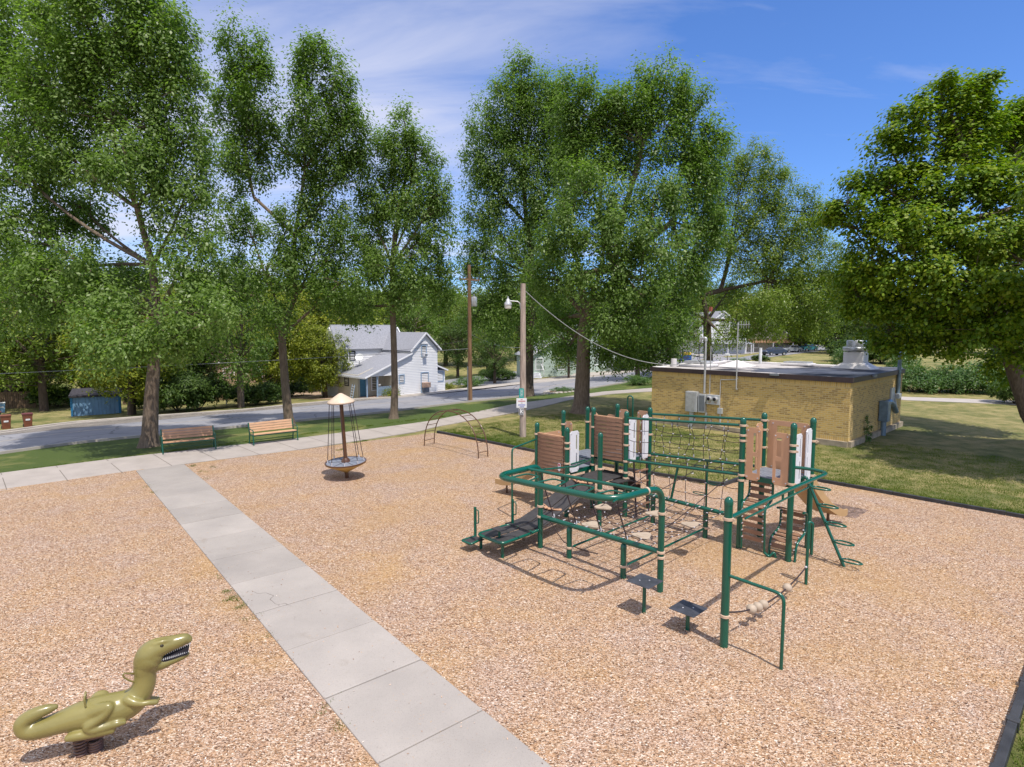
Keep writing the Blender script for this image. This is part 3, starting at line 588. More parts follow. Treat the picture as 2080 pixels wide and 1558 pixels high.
tree('ash_tree', 'lighter open-crowned tree rising beyond the flat roof of the brick building', [(1440, 775, .5), (1437, 690, .42), (1436, 650, .38)],
     [(1436, 650, .38), (1425, 600, .24), (1465, 590, .26), (1490, 500, .2), (1560, 570, .16), (1440, 480, .16)],
     [(1530, 340, 50, 45), (1480, 330, 40, 45), (1580, 380, 45, 45), (1500, 420, 60, 50), (1560, 450, 60, 45), (1620, 450, 45, 50), (1650, 420, 30, 40), (1450, 470, 50, 60), (1520, 520, 60, 45), (1600, 530, 60, 45), (1670, 520, 45, 50), (1400, 560, 45, 45), (1640, 590, 65, 40), (1560, 610, 50, 25, -3), (1700, 580, 40, 40), (1390, 640, 40, 40), (1480, 600, 30, 30, 3), (1500, 655, 40, 26, -2), (1540, 668, 45, 24), (1610, 655, 55, 28, 1), (1660, 650, 45, 30), (1385, 695, 35, 25), (1475, 690, 26, 16, -3)],
     62, MT['ash2'], MT['bark2'], dens=2.1, nleaf=105, size=.23, crad=1.15, plume=1.2, twig=.8, group=GR)
tree('maple_tree', 'dense yellow-green maple filling the right edge of the frame', [(2128, 925, .40), (2090, 840, .33), (2055, 740, .28), (2030, 670, .26)],
     [(2030, 670, .26), (1990, 560, .2), (1960, 450, .18), (1940, 330, .14), (2080, 420, .16)],
     [(1905, 190, 22, 30), (1990, 180, 30, 24), (1940, 225, 60, 40), (1850, 230, 30, 22), (1900, 290, 70, 45), (1800, 290, 32, 28), (1990, 290, 50, 50), (2070, 270, 60, 60, 1), (1770, 370, 40, 25), (1840, 370, 70, 45), (1940, 380, 75, 50, -1), (2040, 370, 70, 50, -1), (1720, 425, 28, 24), (1790, 450, 60, 40), (1880, 470, 80, 45, -1.5), (1990, 480, 80, 50, -2), (2080, 470, 60, 60, -1), (1770, 540, 55, 40), (1870, 560, 80, 45, -1.5), (1980, 580, 80, 45, -2.5), (2070, 600, 70, 50, -2), (1800, 620, 60, 35), (1900, 645, 70, 30, -1), (2010, 670, 80, 35, -2), (2090, 700, 60, 40, -1), (2150, 520, 70, 160, 1), (2150, 320, 60, 80, 2), (1750, 610, 50, 35, 1), (1730, 560, 40, 35, 2), (1820, 685, 60, 35, 1), (1910, 700, 60, 25, 0), (2060, 740, 50, 35, 1), (1700, 440, 22, 20, 1), (2055, 245, 45, 30, 1), (2110, 235, 60, 40, 1), (2330, 330, 190, 150, -7), (2290, 520, 150, 110, -7), (2420, 450, 170, 150, -5)],
     25.5, MT['maple'], MT['bark'], dens=6.2, nleaf=100, size=.155, ls=1.04, crad=.66, flat=.75, up=.75, aspect=.75, group=GR)

# ---- background trees: a few built, the others copied with their crown and trunk
def proto_tree(name, h, r, leafm, barkm, kind, group, dens=1.3, nleaf=48, size=.3, stems=1):
    root = thing(name, 'tree', 'tree', (0, 0, 0), group); mb = MB(); lobes = []
    tr = h * .022
    if kind == 'conifer':
        mb.tube([(0, 0, -.3), (0, 0, h * .95)], [tr, .03], 8, cap=False)
        for k in range(9):
            t = k / 8; lobes.append(((0, 0, h * (.12 + .82 * t)), (r * (1 - t * .88), r * (1 - t * .88), h * .09)))
    else:
        for q in range(stems):
            a = q * 2.3; top = Vector((math.cos(a) * r * .15 * (stems > 1), math.sin(a) * r * .15 * (stems > 1), h * .35))
            mb.tube([(math.cos(a) * tr * (stems > 1), math.sin(a) * tr * (stems > 1), -.4), tuple(top * .5), tuple(top)], [tr * 1.2, tr, tr * .75], 9, cap=False)
            for k in range(9):
                t = k / 9; ang = k * 2.4 + q; rad = r * (.62 * math.sin(PI * (.15 + .75 * t))) ; z = h * (.28 + .62 * t)
                c = (math.cos(ang) * rad, math.sin(ang) * rad, z); rr = r * rnd.uniform(.36, .52); lobes.append((c, (rr, rr, rr * rnd.uniform(.8, 1.2))))
                branch(mb, top, c, tr * .5, .04, sides=5)
        lobes.append(((0, 0, h * .88), (r * .34, r * .34, h * .11)))
    V, C = foliage(lobes, dens, nleaf, size, .95, up=.5)
    for c in C[::3]: branch(mb, (0, 0, min(c[2] * .75 + .5, h * .8)), tuple(c), .05, .012, n=3, sides=3)
    mb.build('trunk', barkm, root, smooth=True); quads('crown', leafm, V, root)
    return root
BG = 'trees behind the street'
protos = dict(
    yel=(proto_tree('shade_tree', 11, 4.4, MT['yell'], MT['bark2'], 'd', BG, stems=2), 11),
    mid=(proto_tree('shade_tree', 13, 5.0, MT['bgl'], MT['bark2'], 'd', BG), 13),
    ash=(proto_tree('shade_tree', 14, 4.2, MT['ash'], MT['bark'], 'd', BG, dens=1.5), 14),
    drk=(proto_tree('shade_tree', 12, 4.6, MT['dkl'], MT['bark2'], 'd', BG), 12),
    con=(proto_tree('conifer', 10, 2.6, MT['dkl'], MT['bark2'], 'conifer', BG, dens=2.2), 10))
used = set()
def bgt(kind, px, py, topy, label, Y=None, wide=1.0):
    """base pixel (on the ground unless Y given) and top row give place and height"""
    p, h0 = protos[kind]
    if Y is None: g = G(px, py)
    else: q = AT(px, py, Y); g = Vector((q.x, Y, 0)); s_ = -(g.x * U.x + g.y * U.y); g.z = hillz(s_, g.x * W.x + g.y * W.y) if s_ > 78 else terr(g.x, g.y)
    h = AT(px, topy, g.y).z - g.z; k = h / h0; rz = rnd.uniform(0, 6.28)
    if kind not in used: used.add(kind); p.location = g; p.rotation_euler = (0, 0, rz); p.scale = (k * wide, k * wide, k); p['label'] = label; return p
    return dup(p, g, rz, label, (k * wide, k * wide, k))
bgt('yel', 265, 843, 600, 'yellow-green tree with a split hollow trunk right of the blue shed', wide=1.1)
bgt('ash', 490, 828, 545, 'grey-trunked tree on the far kerb left of the gravel drive', wide=1.0)
bgt('yel', 552, 812, 600, 'small yellow-green tree beside the gravel drive', wide=1.0)
bgt('yel', 662, 792, 590, 'bright yellow-green tree overhanging the left end of the white house', wide=1.5)
bgt('yel', 662, 808, 660, 'small yellow-green tree hugging the left wall of the white house', wide=1.0)
bgt('drk', 330, 825, 620, 'dark bushy tree across the street behind the left bench', wide=.8)
bgt('mid', 90, 835, 560, 'green tree behind the blue shed on its left', wide=1.2)
bgt('yel', 20, 822, 540, 'yellow-green tree above the bins at the left edge', wide=1.1)
bgt('yel', 180, 812, 580, 'yellow-green tree directly behind the blue shed', wide=1.1)
bgt('con', 395, 806, 640, 'dark conifer among the yards behind the left ash tree', wide=1.3)
bgt('mid', 430, 806, 560, 'mid green tree in the yard behind the grey box on a post', wide=1.1)
bgt('con', 230, 800, 610, 'dark conifer rising behind the blue shed')
for i, (k, px, topy, Y, lab) in enumerate([
    ('yel', -60, 500, 75, 'yellow-green tree at the far left edge of the wooded yards'), ('mid', 60, 520, 85, 'tall green tree in the woods at far left'), ('yel', 170, 545, 80, 'yellow-green crown in the woods left of the big ash trunk'),
    ('mid', 290, 545, 95, 'green crown in the woods directly behind the big ash trunk'), ('yel', 390, 555, 88, 'yellow-green crown in the woods between the two benches'), ('ash', 480, 560, 98, 'greyish green crown in the woods above the right bench'),
    ('yel', 560, 572, 90, 'yellow-green crown in the woods behind the leaning ash'), ('mid', 690, 585, 84, 'broad green tree behind the roof of the white house, left end'), ('mid', 760, 585, 92, 'green tree behind the ridge of the white house'),
    ('ash', 840, 578, 88, 'ash-like tree behind the right gable of the white house'), ('mid', 905, 590, 98, 'green tree on the slope left of the brown utility pole'), ('mid', 985, 585, 96, 'bushy green tree on the slope right of the brown utility pole'),
    ('mid', 1050, 560, 104, 'green tree on the slope behind the pale light pole'), ('mid', 1130, 590, 112, 'green tree behind the pale green house'), ('ash', 1215, 585, 118, 'grey-green tree right of the pale green house'), ('drk', 1280, 600, 120, 'dark green tree left of the brick building roof line'),
    ('mid', 1350, 560, 130, 'green tree behind the picket fence'), ('mid', 1420, 565, 140, 'broad green tree left of the grey gabled house'), ('yel', 1490, 580, 142, 'yellow-green tree behind the chimney of the grey gabled house'), ('mid', 1550, 545, 142, 'green tree right of the grey gabled house'),
    ('mid', 1625, 560, 132, 'green tree over the parked cars'), ('yel', 1590, 585, 128, 'yellow-green tree in front of the brown-roofed house'), ('drk', 1700, 560, 118, 'darkest tree right of the parked cars'), ('drk', 1765, 560, 110, 'dark tree behind the roof chimney of the brick building'), ('mid', 1850, 570, 115, 'green tree in the far park beyond the hedge'),
    ('drk', 1930, 590, 120, 'dark tree in the far park beyond the hedge'), ('mid', 2020, 570, 118, 'green tree at the far right beyond the lawn'), ('drk', 2100, 560, 112, 'dark tree at the far right edge')]):
    bgt(k, px, 700, topy, lab, Y=Y, wide=1.25)
bgt('mid', 1295, 772, 560, 'triple-trunked tree standing left of the brick building corner', wide=1.0)
bgt('drk', 930, 768, 640, 'thin dark tree beside the side street', wide=1.0)
bgt('mid', 990, 762, 650, 'small round tree on the lawn of the side street', wide=.9)
bgt('mid', 1155, 768, 655, 'small tree with a thin trunk in front of the pale green house', wide=.9)
bgt('drk', 1005, 779, 668, 'low dark tree on the far kerb left of the pale light pole', wide=1.2)
# distant woods that close the horizon, one mass
lob = []
for k in range(260):
    a = math.radians(rnd.uniform(-52, 52)); R_ = rnd.uniform(190, 290); x, y = R_ * math.sin(a), R_ * math.cos(a); z = rnd.uniform(0, 9) + (4 if a < .2 else 0)
    lob.append(((x, y, z), (10, 10, 8)))
V, _ = foliage(lob, .42, 40, .95, 2.6)
tag(quads('distant_woods', MT['bgl'], V), kind='stuff')

# ---- shrubs and hedges
def proto_shrub(h, r, m, n=7, size=.11, name='shrub', group='shrubs and bushes'):
    root = thing(name, 'shrub', 'shrub', (0, 0, 0), group); mb = MB(); lobes = []
    for k in range(n):
        a = k * 2.4; c = (math.cos(a) * r * .5, math.sin(a) * r * .5, h * rnd.uniform(.3, .68)); lobes.append((c, (r * .45, r * .45, h * .33))); branch(mb, (0, 0, 0), c, .03, .01, sides=4)
    V, C = foliage(lobes, 14, 44, size, .3)
    mb.build('stems', MT['bark2'], root); quads('foliage', m, V, root); return root
sh = dict(g=proto_shrub(1.6, 1.4, MT['shrub']), d=proto_shrub(2.2, 1.9, MT['dkl'], size=.16), y=proto_shrub(.6, .7, MT['yell'], size=.09)); ush = set()
def shrub(kind, px, py, w, h, label, Y=None):
    p = sh[kind]; g = G(px, py) if Y is None else AT(px, py, Y); base = dict(g=(1.6, 1.4), d=(2.2, 1.9), y=(.6, .7))[kind]; k = w / 2 / base[1]; kz = h / base[0]
    if kind not in ush: ush.add(kind); p.location = g; p.scale = (k, k, kz); p['label'] = label; return
    dup(p, g, rnd.uniform(0, 6), label, (k, k, kz))
for i, (px, py, w, h, lab) in enumerate([(1855, 797, 4.6, 2.3, 'leafy shrub at the left end of the hedge, next to the building corner'), (1905, 797, 4.6, 2.2, 'second leafy shrub of the hedge counted from the building'), (1960, 798, 4.6, 2.4, 'leafy shrub in the middle of the hedge'), (2010, 799, 4.8, 2.7, 'tall leafy shrub near the right end of the hedge'), (2065, 801, 4.8, 2.4, 'leafy shrub where the hedge leaves the frame'), (2120, 803, 5, 2.5, 'leafy shrub just past the right edge of the hedge')]): shrub('g', px, py, w, h, lab)
shrub('g', 1722, 752, 4.2, 3.2, 'round pale green bush standing beyond the roof, left of the chimney')
shrub('g', 1835, 770, 3.5, 3.4, 'tall loose bush behind the vent pipe of the brick building')
shrub('g', 1300, 782, 3.2, 1.0, 'low wide green shrub against the left corner of the brick building')
shrub('g', 952, 786, 4.0, 1.3, 'rounded green bush beside the side street at the utility pole')
shrub('g', 1140, 796, 2.4, .45, 'low green plants in the stone-ringed bed on the verge')
shrub('y', 795, 806, 1.8, .8, 'yellow-green clump by the porch fence of the white house')
shrub('y', 848, 798, 1.5, .6, 'yellow-green clump under the lower window box of the white house')
shrub('y', 883, 793, 1.3, .6, 'small yellow-green clump at the right corner of the white house wall')
shrub('y', 912, 790, 1.5, .7, 'yellow-green clump at the small side wing of the white house')
for px, py, w, h, lab in [(360, 836, 6, 3.4, 'dark wide bush across the street behind the left bench'), (405, 832, 5, 3.0, 'dark bush left of the grey box on a post'), (520, 822, 5, 2.2, 'dark bush at the left end of the gravel drive'), (310, 828, 5, 3.0, 'dark bush between blue shed and wide bush'), (118, 826, 5, 2.2, 'dark bush left of the blue shed'), (30, 812, 7, 2.6, 'dark bush behind the bins'), (590, 806, 5, 2.0, 'dark low bush beside the gravel drive'), (640, 782, 7, 3, 'dark bush behind the white bucket'), (1010, 772, 5, 1.6, 'dark low bush on the street corner'), (1270, 752, 6, 1.8, 'dark bush behind the triple-trunked tree'), (1740, 735, 9, 4, 'big dark bush in the shade right of the parked cars'), (1790, 738, 9, 4, 'dark bush behind the roof chimney'), (1690, 712, 9, 5, 'dark thicket at the end of the cross street'), (2060, 820, 3.2, 1.8, 'dark shrub at the foot of the maple'), (1545, 735, 3, 1.2, 'dark low bush on the grass near the white roof pipe')]:
    shrub('d', px, py, w, h, lab)
shrub('g', 1500, 744, 3, 1.3, 'green bush by the kerb of the cross street')
# weeds along the path edge
def blades(pts, n, r, h):
    P, D = [], []
    for x, y, z in pts:
        for _ in range(n): P.append((x + rnd.gauss(0, r), y + rnd.gauss(0, r), z)); D.append((rnd.gauss(0, .5), rnd.gauss(0, .5), 1))
    P = np.array(P); D = unit(np.array(D)); n_ = len(P); s = NR.uniform(.4, 1.1, (n_, 1)) * h; side = unit(np.cross(D, NR.normal(size=(n_, 3)))) * .006
    V = np.empty((n_, 4, 3)); V[:, 0] = P - side; V[:, 1] = P + side; V[:, 2] = P + D * s + side * .3; V[:, 3] = P + D * s - side * .3; return V.reshape(-1, 3)
wp = []
for px, py, k in ((395, 948, 6), (410, 960, 3), (430, 952, 3), (300, 990, 3), (315, 1003, 4), (478, 1220, 12), (492, 1238, 7), (466, 1205, 5), (510, 1258, 4), (440, 1180, 2), (540, 1298, 2), (662, 1442, 4), (688, 1475, 3), (690, 915, 4), (742, 897, 8), (420, 975, 2), (725, 900, 3)):
    for _ in range(k): g = G(px, py); wp.append((g.x + rnd.gauss(0, .07), g.y + rnd.gauss(0, .07), .01))
for _ in range(1000):
    w_ = rnd.uniform(17.2, 21); s_ = rnd.uniform(8.8, 22.4) if w_ < 19 else rnd.uniform(1, 8.5); w2 = 17.15 + abs(rnd.gauss(0, .25)) if s_ > 8.6 else 20.3 + abs(rnd.gauss(0, .25)); p = SW(s_, w2, 0); wp.append(tuple(p))
for _ in range(160): w_ = rnd.uniform(2, 24); p = SW(26.75 + abs(rnd.gauss(0, .06)), w_, 0.0); wp.append(tuple(p))
tag(quads('weeds', MT['weed'], blades(wp, 22, .045, .07)), kind='stuff')
gp = []
for _ in range(2600): gp.append(tuple(SW(rnd.uniform(-3, .6), rnd.uniform(6, 13), 0)))
tag(quads('grass', MT['weed'], blades(gp, 22, .06, .10)), kind='stuff')
gp = []
for _ in range(7500):
    a = rnd.random() ** 1.5; s_ = rnd.uniform(.9, 23.2); gp.append(tuple(SW(s_, (17.25 if s_ > 8.7 else 20.45) + a * 9, 0)))
gp = [p for p in gp if -(p[0] * U.x + p[1] * U.y) < 23.2]
tag(quads('grass', MT['weed'], blades(gp, 16, .10, .05)), kind='stuff')

# ================================================================ PLAY STRUCTURE (one thing; everything is bolted together)
E0 = Vector((2.233, 16.131, 0)); MD = 1.091
def P3(u, v, z): return E0 + U * u + W * v + ZV * z
def S(i, j, z=0): return P3(i * MD, j * MD, z)
JU, LU = 3.864 * MD, 4.864 * MD; QV = -2.974 * MD
play = thing('climbing_structure', 'large green metal climbing structure with decks, rope nets and slides on the wood chips', 'playground', tuple(E0))
def rod(name, pts, r, m='green', n=10, fr=0, parent=None, **k):
    pts = [Vector(p) for p in pts]
    if fr: pts = fillet(pts, fr)
    return MB().tube(pts, r, n).build(name, MT[m], parent or play, smooth=True, **k)
def post(u, v, top, r=.064, bands=(), name='post'):
    mb = MB(); prof = [(r, -.2), (r, top - .1)] + [(r * 1.06, top - .1), (r * 1.06, top - .06)] + [(r * 1.06 * math.cos(a), top - .06 + .085 * math.sin(a)) for a in (.4, .8, 1.15, 1.45)]
    mb.lathe(P3(u, v, 0), prof, 18); o = mb.build(name, MT['green'], play, smooth=True)
    for z in bands:
        b = MB(); b.lathe(P3(u, v, z), [(r + .002, -.024), (r + .013, -.02), (r + .013, .02), (r + .002, .024)], 18); b.box(P3(u + .085, v, z), (.05, .03, .036)); b.box(P3(u, v + .085, z), (.03, .05, .036))
        b.build('clamp', MT['tan'], o, smooth=True)
    return o
H1, H2, H3, H4 = 2.39, 2.82, 3.0, 2.63
D1, D2, D3, D4 = 1.2, 1.52, 1.72, 1.36            # deck heights
m_ = MD
post(-m_, -m_, H1, bands=(1.15, 2.1)); post(0, -m_, H1, bands=(1.15, 1.45, 1.85, 2.0)); post(m_, -m_, H1, bands=(1.5, .95, .5)); post(-m_, 0, H4, bands=(1.3, 1.75, 2.25))
post(-m_, m_, H4, bands=(1.3, 2.2)); post(0, 0, H2, bands=(1.25, 1.5, 2.3)); post(0, m_, H2, bands=(1.45, 2.35)); post(m_, 0, H2, bands=(1.07, 1.22, 1.52, 1.95, 2.25, 2.5)); post(m_, m_, H2, bands=(1.52, 2.1, 2.55))
post(JU, 0, H3, bands=(1.72, 1.6, 2.05, 2.5, 2.62, 2.84)); post(JU, m_, H3, bands=(1.72, 2.2, 2.62, 2.84)); post(LU, 0, H3, bands=(1.72, 2.55, 2.42)); post(LU, m_, H3, bands=(1.72, 2.5))
post(5.98, -4.21, 2.40, .065, bands=(2.08, .53)); post(1.95, -3.24, .72, .06, bands=(.27,)); post(3.36, -3.23, .72, .06, bands=(.27,)); post(1.91, .06, .72, .06, bands=(.27,)); post(3.35, .07, .72, .06, bands=(.27,))
# decks
def deck(u0, v0, u1, v1, z):
    mb = MB(); mb.box(P3((u0 + u1) / 2, (v0 + v1) / 2, z), (abs(u1 - u0), abs(v1 - v0), .045))
    for k in range(12):
        for j in range(2): mb.box(P3(u0 + (u1 - u0) * (k + .5) / 12, v0 + (v1 - v0) * (.28 + .44 * j), z + .026), (.05, (v1 - v0) * .36, .006))
    o = mb.build('deck', MT['deck'], play)
    for a, b in (((u0, v0), (u1, v0)), ((u1, v0), (u1, v1)), ((u1, v1), (u0, v1)), ((u0, v1), (u0, v0))):
        c = P3((a[0] + b[0]) / 2, (a[1] + b[1]) / 2, z - .045); f = MB().box(c, (abs(a[0] - b[0]) + .04, abs(a[1] - b[1]) + .04, .11)); f.build('deck_frame', MT['green'], o)
    return o
q = .06
deck(-m_ + q, -m_ + q, -q, -q, D1); deck(-m_ + q, q, -q, m_ - q, D4); deck(q, q, m_ - q, m_ - q, D2); deck(JU + q, q, LU - q, m_ - q, D3)
# solid riser plates seen between decks
MB().box(P3(-m_ / 2, 0, (D1 + D4) / 2), (m_ - .16, .02, .16)).build('riser', MT['deck'], play); MB().box(P3(0, m_ / 2, (D2 + D4) / 2), (.02, m_ - .16, .18)).build('riser', MT['deck'], play)
# slatted brown walls
def slatwall(a, b, z0, z1, bow=.05):
    a, b = Vector(a), Vector(b); d = (b - a); Ln = d.length; d.normalize(); n = d.cross(ZV); mb = MB(); k = round((z1 - z0) / .098); hh = (z1 - z0) / k
    for i in range(k):
        for s_ in range(6):
            t0, t1 = s_ / 6, (s_ + 1) / 6; f = lambda t: n * (bow * 4 * t * (1 - t)) ; p0, p1 = a + d * Ln * t0 + f(t0), a + d * Ln * t1 + f(t1)
            z = z0 + hh * i; o_ = n * .028; zb, zt = ZV * (z + .006), ZV * (z + hh - .006)
            mb.add([p0 + zb, p1 + zb, p1 + zt, p0 + zt, p0 + zb + o_, p1 + zb + o_, p1 + zt + o_ * .7, p0 + zt + o_ * .7], [(0, 3, 2, 1), (4, 5, 6, 7), (0, 1, 5, 4), (3, 7, 6, 2)] + ([(0, 4, 7, 3)] if s_ == 0 else []) + ([(1, 2, 6, 5)] if s_ == 5 else []))
    MB().box(a.lerp(b, .5) + ZV * (z1 + .012), (Ln, .07, .022), (d, n, ZV)).build('wall_cap', MT['beige'], o := mb.build('slatted_wall', MT['slat'], play))
    for t in (.0, 1.0): MB().box(a + d * (Ln * t) + ZV * ((z0 + z1) / 2) - n * .03, (.035, .035, z1 - z0), (d, n, ZV)).build('wall_stile', MT['beige'], o)
    return o
wl_ = slatwall(P3(-m_ + .07, -m_ - .02, 0), P3(-.09, -m_ - .02, 0), 1.12, 2.13)
slatwall(P3(.07, -.02, 0), P3(m_ - .09, -.02, 0), 1.50, 2.62)
st = MB().panel(P3(-.24, -m_ - .085, 1.22), U, ZV, .09, .22, [], .006, .03).build('warning_sticker', MT['white'], wl_)
MB().panel(P3(-.228, -m_ - .092, 1.36), U, ZV, .066, .06, [], .004, .02).build('sticker_print', MT['red'], st)
# panels
def bpanel(u0, v0, u1, v1, z0, z1, m, holes='two', off=0):
    a, b = P3(u0, v0, z0), P3(u1, v1, z0); d = b - a; w = d.length; h = z1 - z0
    if holes == 'two': hs = [(w * .48, h * .14, w * .82, h * .46), (w * .48, h * .54, w * .82, h * .90)]
    elif holes == 'slot': hs = [(w * .66, h * .10, w * .80, h * .46), (w * .66, h * .54, w * .80, h * .90)]
    elif holes == 'window': hs = [(w * .30, h * .45, w * .68, h * .82)]
    elif holes == 'arch': hs = [(w * .22, h * .60, w * .80, h * .90)]
    else: hs = []
    o = MB().panel(a, d, ZV, w, h, hs, .022, .05).build('panel', MT[m], play); bo = MB()
    for t in (.12, .88):
        for z in (.06, .94): bo.lathe(a + d * t + ZV * h * z, [(.017, -.018), (.017, .018)], 8, ax=d.cross(ZV))
    bo.build('bolts', MT['conn'], o); return o
bpanel(-m_ - .02, -m_ + .07, -m_ - .02, -.07, 1.25, 2.08, 'beige', 'window')            # left end, above the short slide
bpanel(-m_ + .07, m_ + .02, -m_ + .37, m_ + .02, D4 - .02, 2.5, 'beige', 'slot'); bpanel(-.07, m_ + .02, -.38, m_ + .02, D4 - .02, 2.5, 'beige', 'slot')
bpanel(-m_ + .07, .0, -m_ + .33, .0, D1 + .1, 2.35, 'beige', 'slot')
bpanel(.02, -m_ + .09, .02, -m_ + .45, D1 - .02, 2.28, 'white', 'slot')
bpanel(.07, m_ + .0, .38, m_, D2, 2.7, 'beige', 'slot'); bpanel(m_ - .07, m_ + .02, m_ - .42, m_ + .02, D2, 2.72, 'beige', 'slot')
bpanel(m_ + .01, .09, m_ + .01, .42, D2 - .08, 2.62, 'white', 'slot'); bpanel(m_ + .01, m_ - .09, m_ + .01, m_ - .36, D2 - .08, 2.66, 'white', 'slot')
bpanel(JU + .09, .0, JU + .41, .0, D3 - .08, 2.82, 'beige', 'two'); bpanel(LU - .07, -.01, LU - .40, -.01, D3 - .08, 2.78, 'beige', 'two')
bpanel(JU, m_ - .08, JU, m_ - .40, D3 - .08, 2.8, 'beige', 'slot'); bpanel(JU + .08, m_ + .05, LU - .08, m_ + .05, D3 - .02, 2.86, 'beige', 'arch')
bpanel(LU + .01, .10, LU + .01, .44, D3 - .08, 2.75, 'white', 'slot'); bpanel(LU + .01, m_ - .10, LU + .01, m_ - .40, D3 - .08, 2.80, 'white', 'slot')
# tall arch handle at the back of the middle deck
rod('hand_rail', [P3(.10, m_ + .35, 0), P3(.10, m_ + .35, 3.05), P3(.28, m_ + .35, 3.05), P3(.28, m_ + .35, 2.1)], .022, fr=.09)
# thin pole at the left with its arm
rod('fire_pole', [P3(-.95, -2.18, -.1), P3(-.95, -2.18, 1.86), P3(-m_, -m_ - .02, 1.95)], .024, fr=.12)
# ---- overhead U loop
zl, zr = 1.93, 2.05
ring = [P3(m_, QV, -.2), P3(m_, QV, zl), P3(m_ + .02, QV - 1.40, zl), P3(JU - .12, QV - 1.40, zr), P3(JU, QV, zr), P3(JU, QV, -.2)]
pts = fillet(ring[:3], .28, 8)[:-1] + fillet([ring[1], ring[2], ring[3]], .42, 8)[1:-1] + fillet([ring[2], ring[3], ring[4]], .5, 8)[1:-1] + fillet(ring[3:], .34, 8)[1:]
rod('overhead_loop', pts, .062, n=16)
for u, z in ((m_, .76), (m_, 1.0), (JU, .80), (JU, 1.55), (JU, .70)): MB().lathe(P3(u, QV, z), [(.064, -.024), (.076, -.02), (.076, .02), (.064, .024)], 18).build('clamp', MT['tan'], play, smooth=True)
MB().lathe(P3(JU - .05, QV - .45, zr), [(.064, -.024), (.076, -.02), (.076, .02), (.064, .024)], 18, ax=W).build('clamp', MT['tan'], play, smooth=True)
rod('overhead_rail', [P3(m_ + .01, QV - .45, zl), P3(JU - .03, QV - .45, zr)], .036)
for k in range(4):
    u = m_ + .42 + k * .72; z = zl + (zr - zl) * (k * .72 + .4) / 3.1
    rod('hand_loop', [P3(u - .06, QV - 1.38, z), P3(u + .02, QV - .86, z + .02), P3(u + .36, QV - .86, z + .02), P3(u + .44, QV - 1.38, z)], .018, fr=.08, n=8)
rod('brace', [P3(.05, -.98, 1.42), P3(.05, -.4, 1.44)], .02); rod('brace', [P3(m_ + .2, QV - .5, zl), P3(m_ + .1, -2.2, 1.75), P3(.05, -.1, 1.42)], .022)
# lower bars round the net
rod('net_bar', [P3(m_, QV, .76), P3(JU, QV, .80)], .055, n=14); rod('net_bar', [P3(m_, 0, .78), P3(JU, 0, .74)], .05, n=14)
rod('ground_bar', [P3(1.95, -3.2, .26), P3(1.91, .05, .26)], .024); rod('ground_bar', [P3(3.36, -3.2, .26), P3(3.35, .05, .26)], .024)
rod('net_bar', [P3(m_, 0, 1.55), P3(JU, 0, 1.72)], .036); rod('net_bar', [P3(m_, m_, 1.55), P3(JU, m_, 1.72)], .036)
rod('bridge_rail', [P3(m_, 0, 2.66), P3(JU, 0, 2.84)], .033); rod('bridge_rail', [P3(m_, m_, 2.66), P3(JU, m_, 2.84)], .033)
rod('brace', [P3(2.62, 0, 1.62), P3(2.45, 0, .76)], .032)
# ---- nets
class Net:
    def __init__(s): s.r = MB(); s.c = MB()
    def rope(s, pts, r=.0075, sag=0.0, n=7):
        pts = [Vector(p) for p in pts]; out = []
        for a, b in zip(pts, pts[1:]):
            for k in range(n): t = k / n; out.append(a.lerp(b, t) - ZV * (sag * 4 * t * (1 - t)))
        s.r.tube(out + [pts[-1]], r, 6)
    def con(s, p, ax=U, r=.013, l=.022): s.c.lathe(p, [(r * .6, -l), (r, -l * .5), (r, l * .5), (r * .6, l)], 8, ax=ax)
    def build(s, name='rope_net'):
        o = s.r.build(name, MT['rope'], play, smooth=True); s.c.build('rope_connectors', MT['conn'], o, smooth=True); return o
rn_ = random.Random(5)
fl = Net(); nu, nv = 10, 11; g_ = {}
for i in range(nu + 1):
    for j in range(nv + 1):
        u = m_ + (JU - m_) * i / nu; v = QV + (-QV) * j / nv; ed = i in (0, nu) or j in (0, nv)
        zb = .76 if j == 0 else .75; sagz = -.20 * math.sin(PI * i / nu) * math.sin(PI * j / nv)
        jt = 0 if ed else .035
        g_[i, j] = P3(u + rn_.uniform(-jt, jt), v + rn_.uniform(-jt, jt), zb + .05 + sagz + (0 if ed else rn_.uniform(-.04, .05)))
for i in range(1, nu):
    fl.rope([g_[i, j] for j in range(nv + 1)], n=3, sag=.012)
for j in range(1, nv):
    fl.rope([g_[i, j] for i in range(1, nu)], n=3, sag=.025)
    for e, d in ((1, 0), (nu - 1, nu)):      # free hanging outer border
        pass
for i in range(1, nu):
    for j in range(1, nv): fl.con(g_[i, j], ax=W if (i + j) % 2 else U)
    fl.con(P3(m_ + (JU - m_) * i / nu, QV + .10, .80), ax=W, l=.045); fl.con(P3(m_ + (JU - m_) * i / nu, -.10, .80), ax=W, l=.045)
fl.rope([P3(m_ + .03, QV + .2, .72), P3(1.5, -2.9, .18), P3(2.5, -2.95, .2)], r=.011, sag=.03)
fo = fl.build('net_floor'); fo['kind'] = fo.get('kind', '') or ''; del fo['kind']
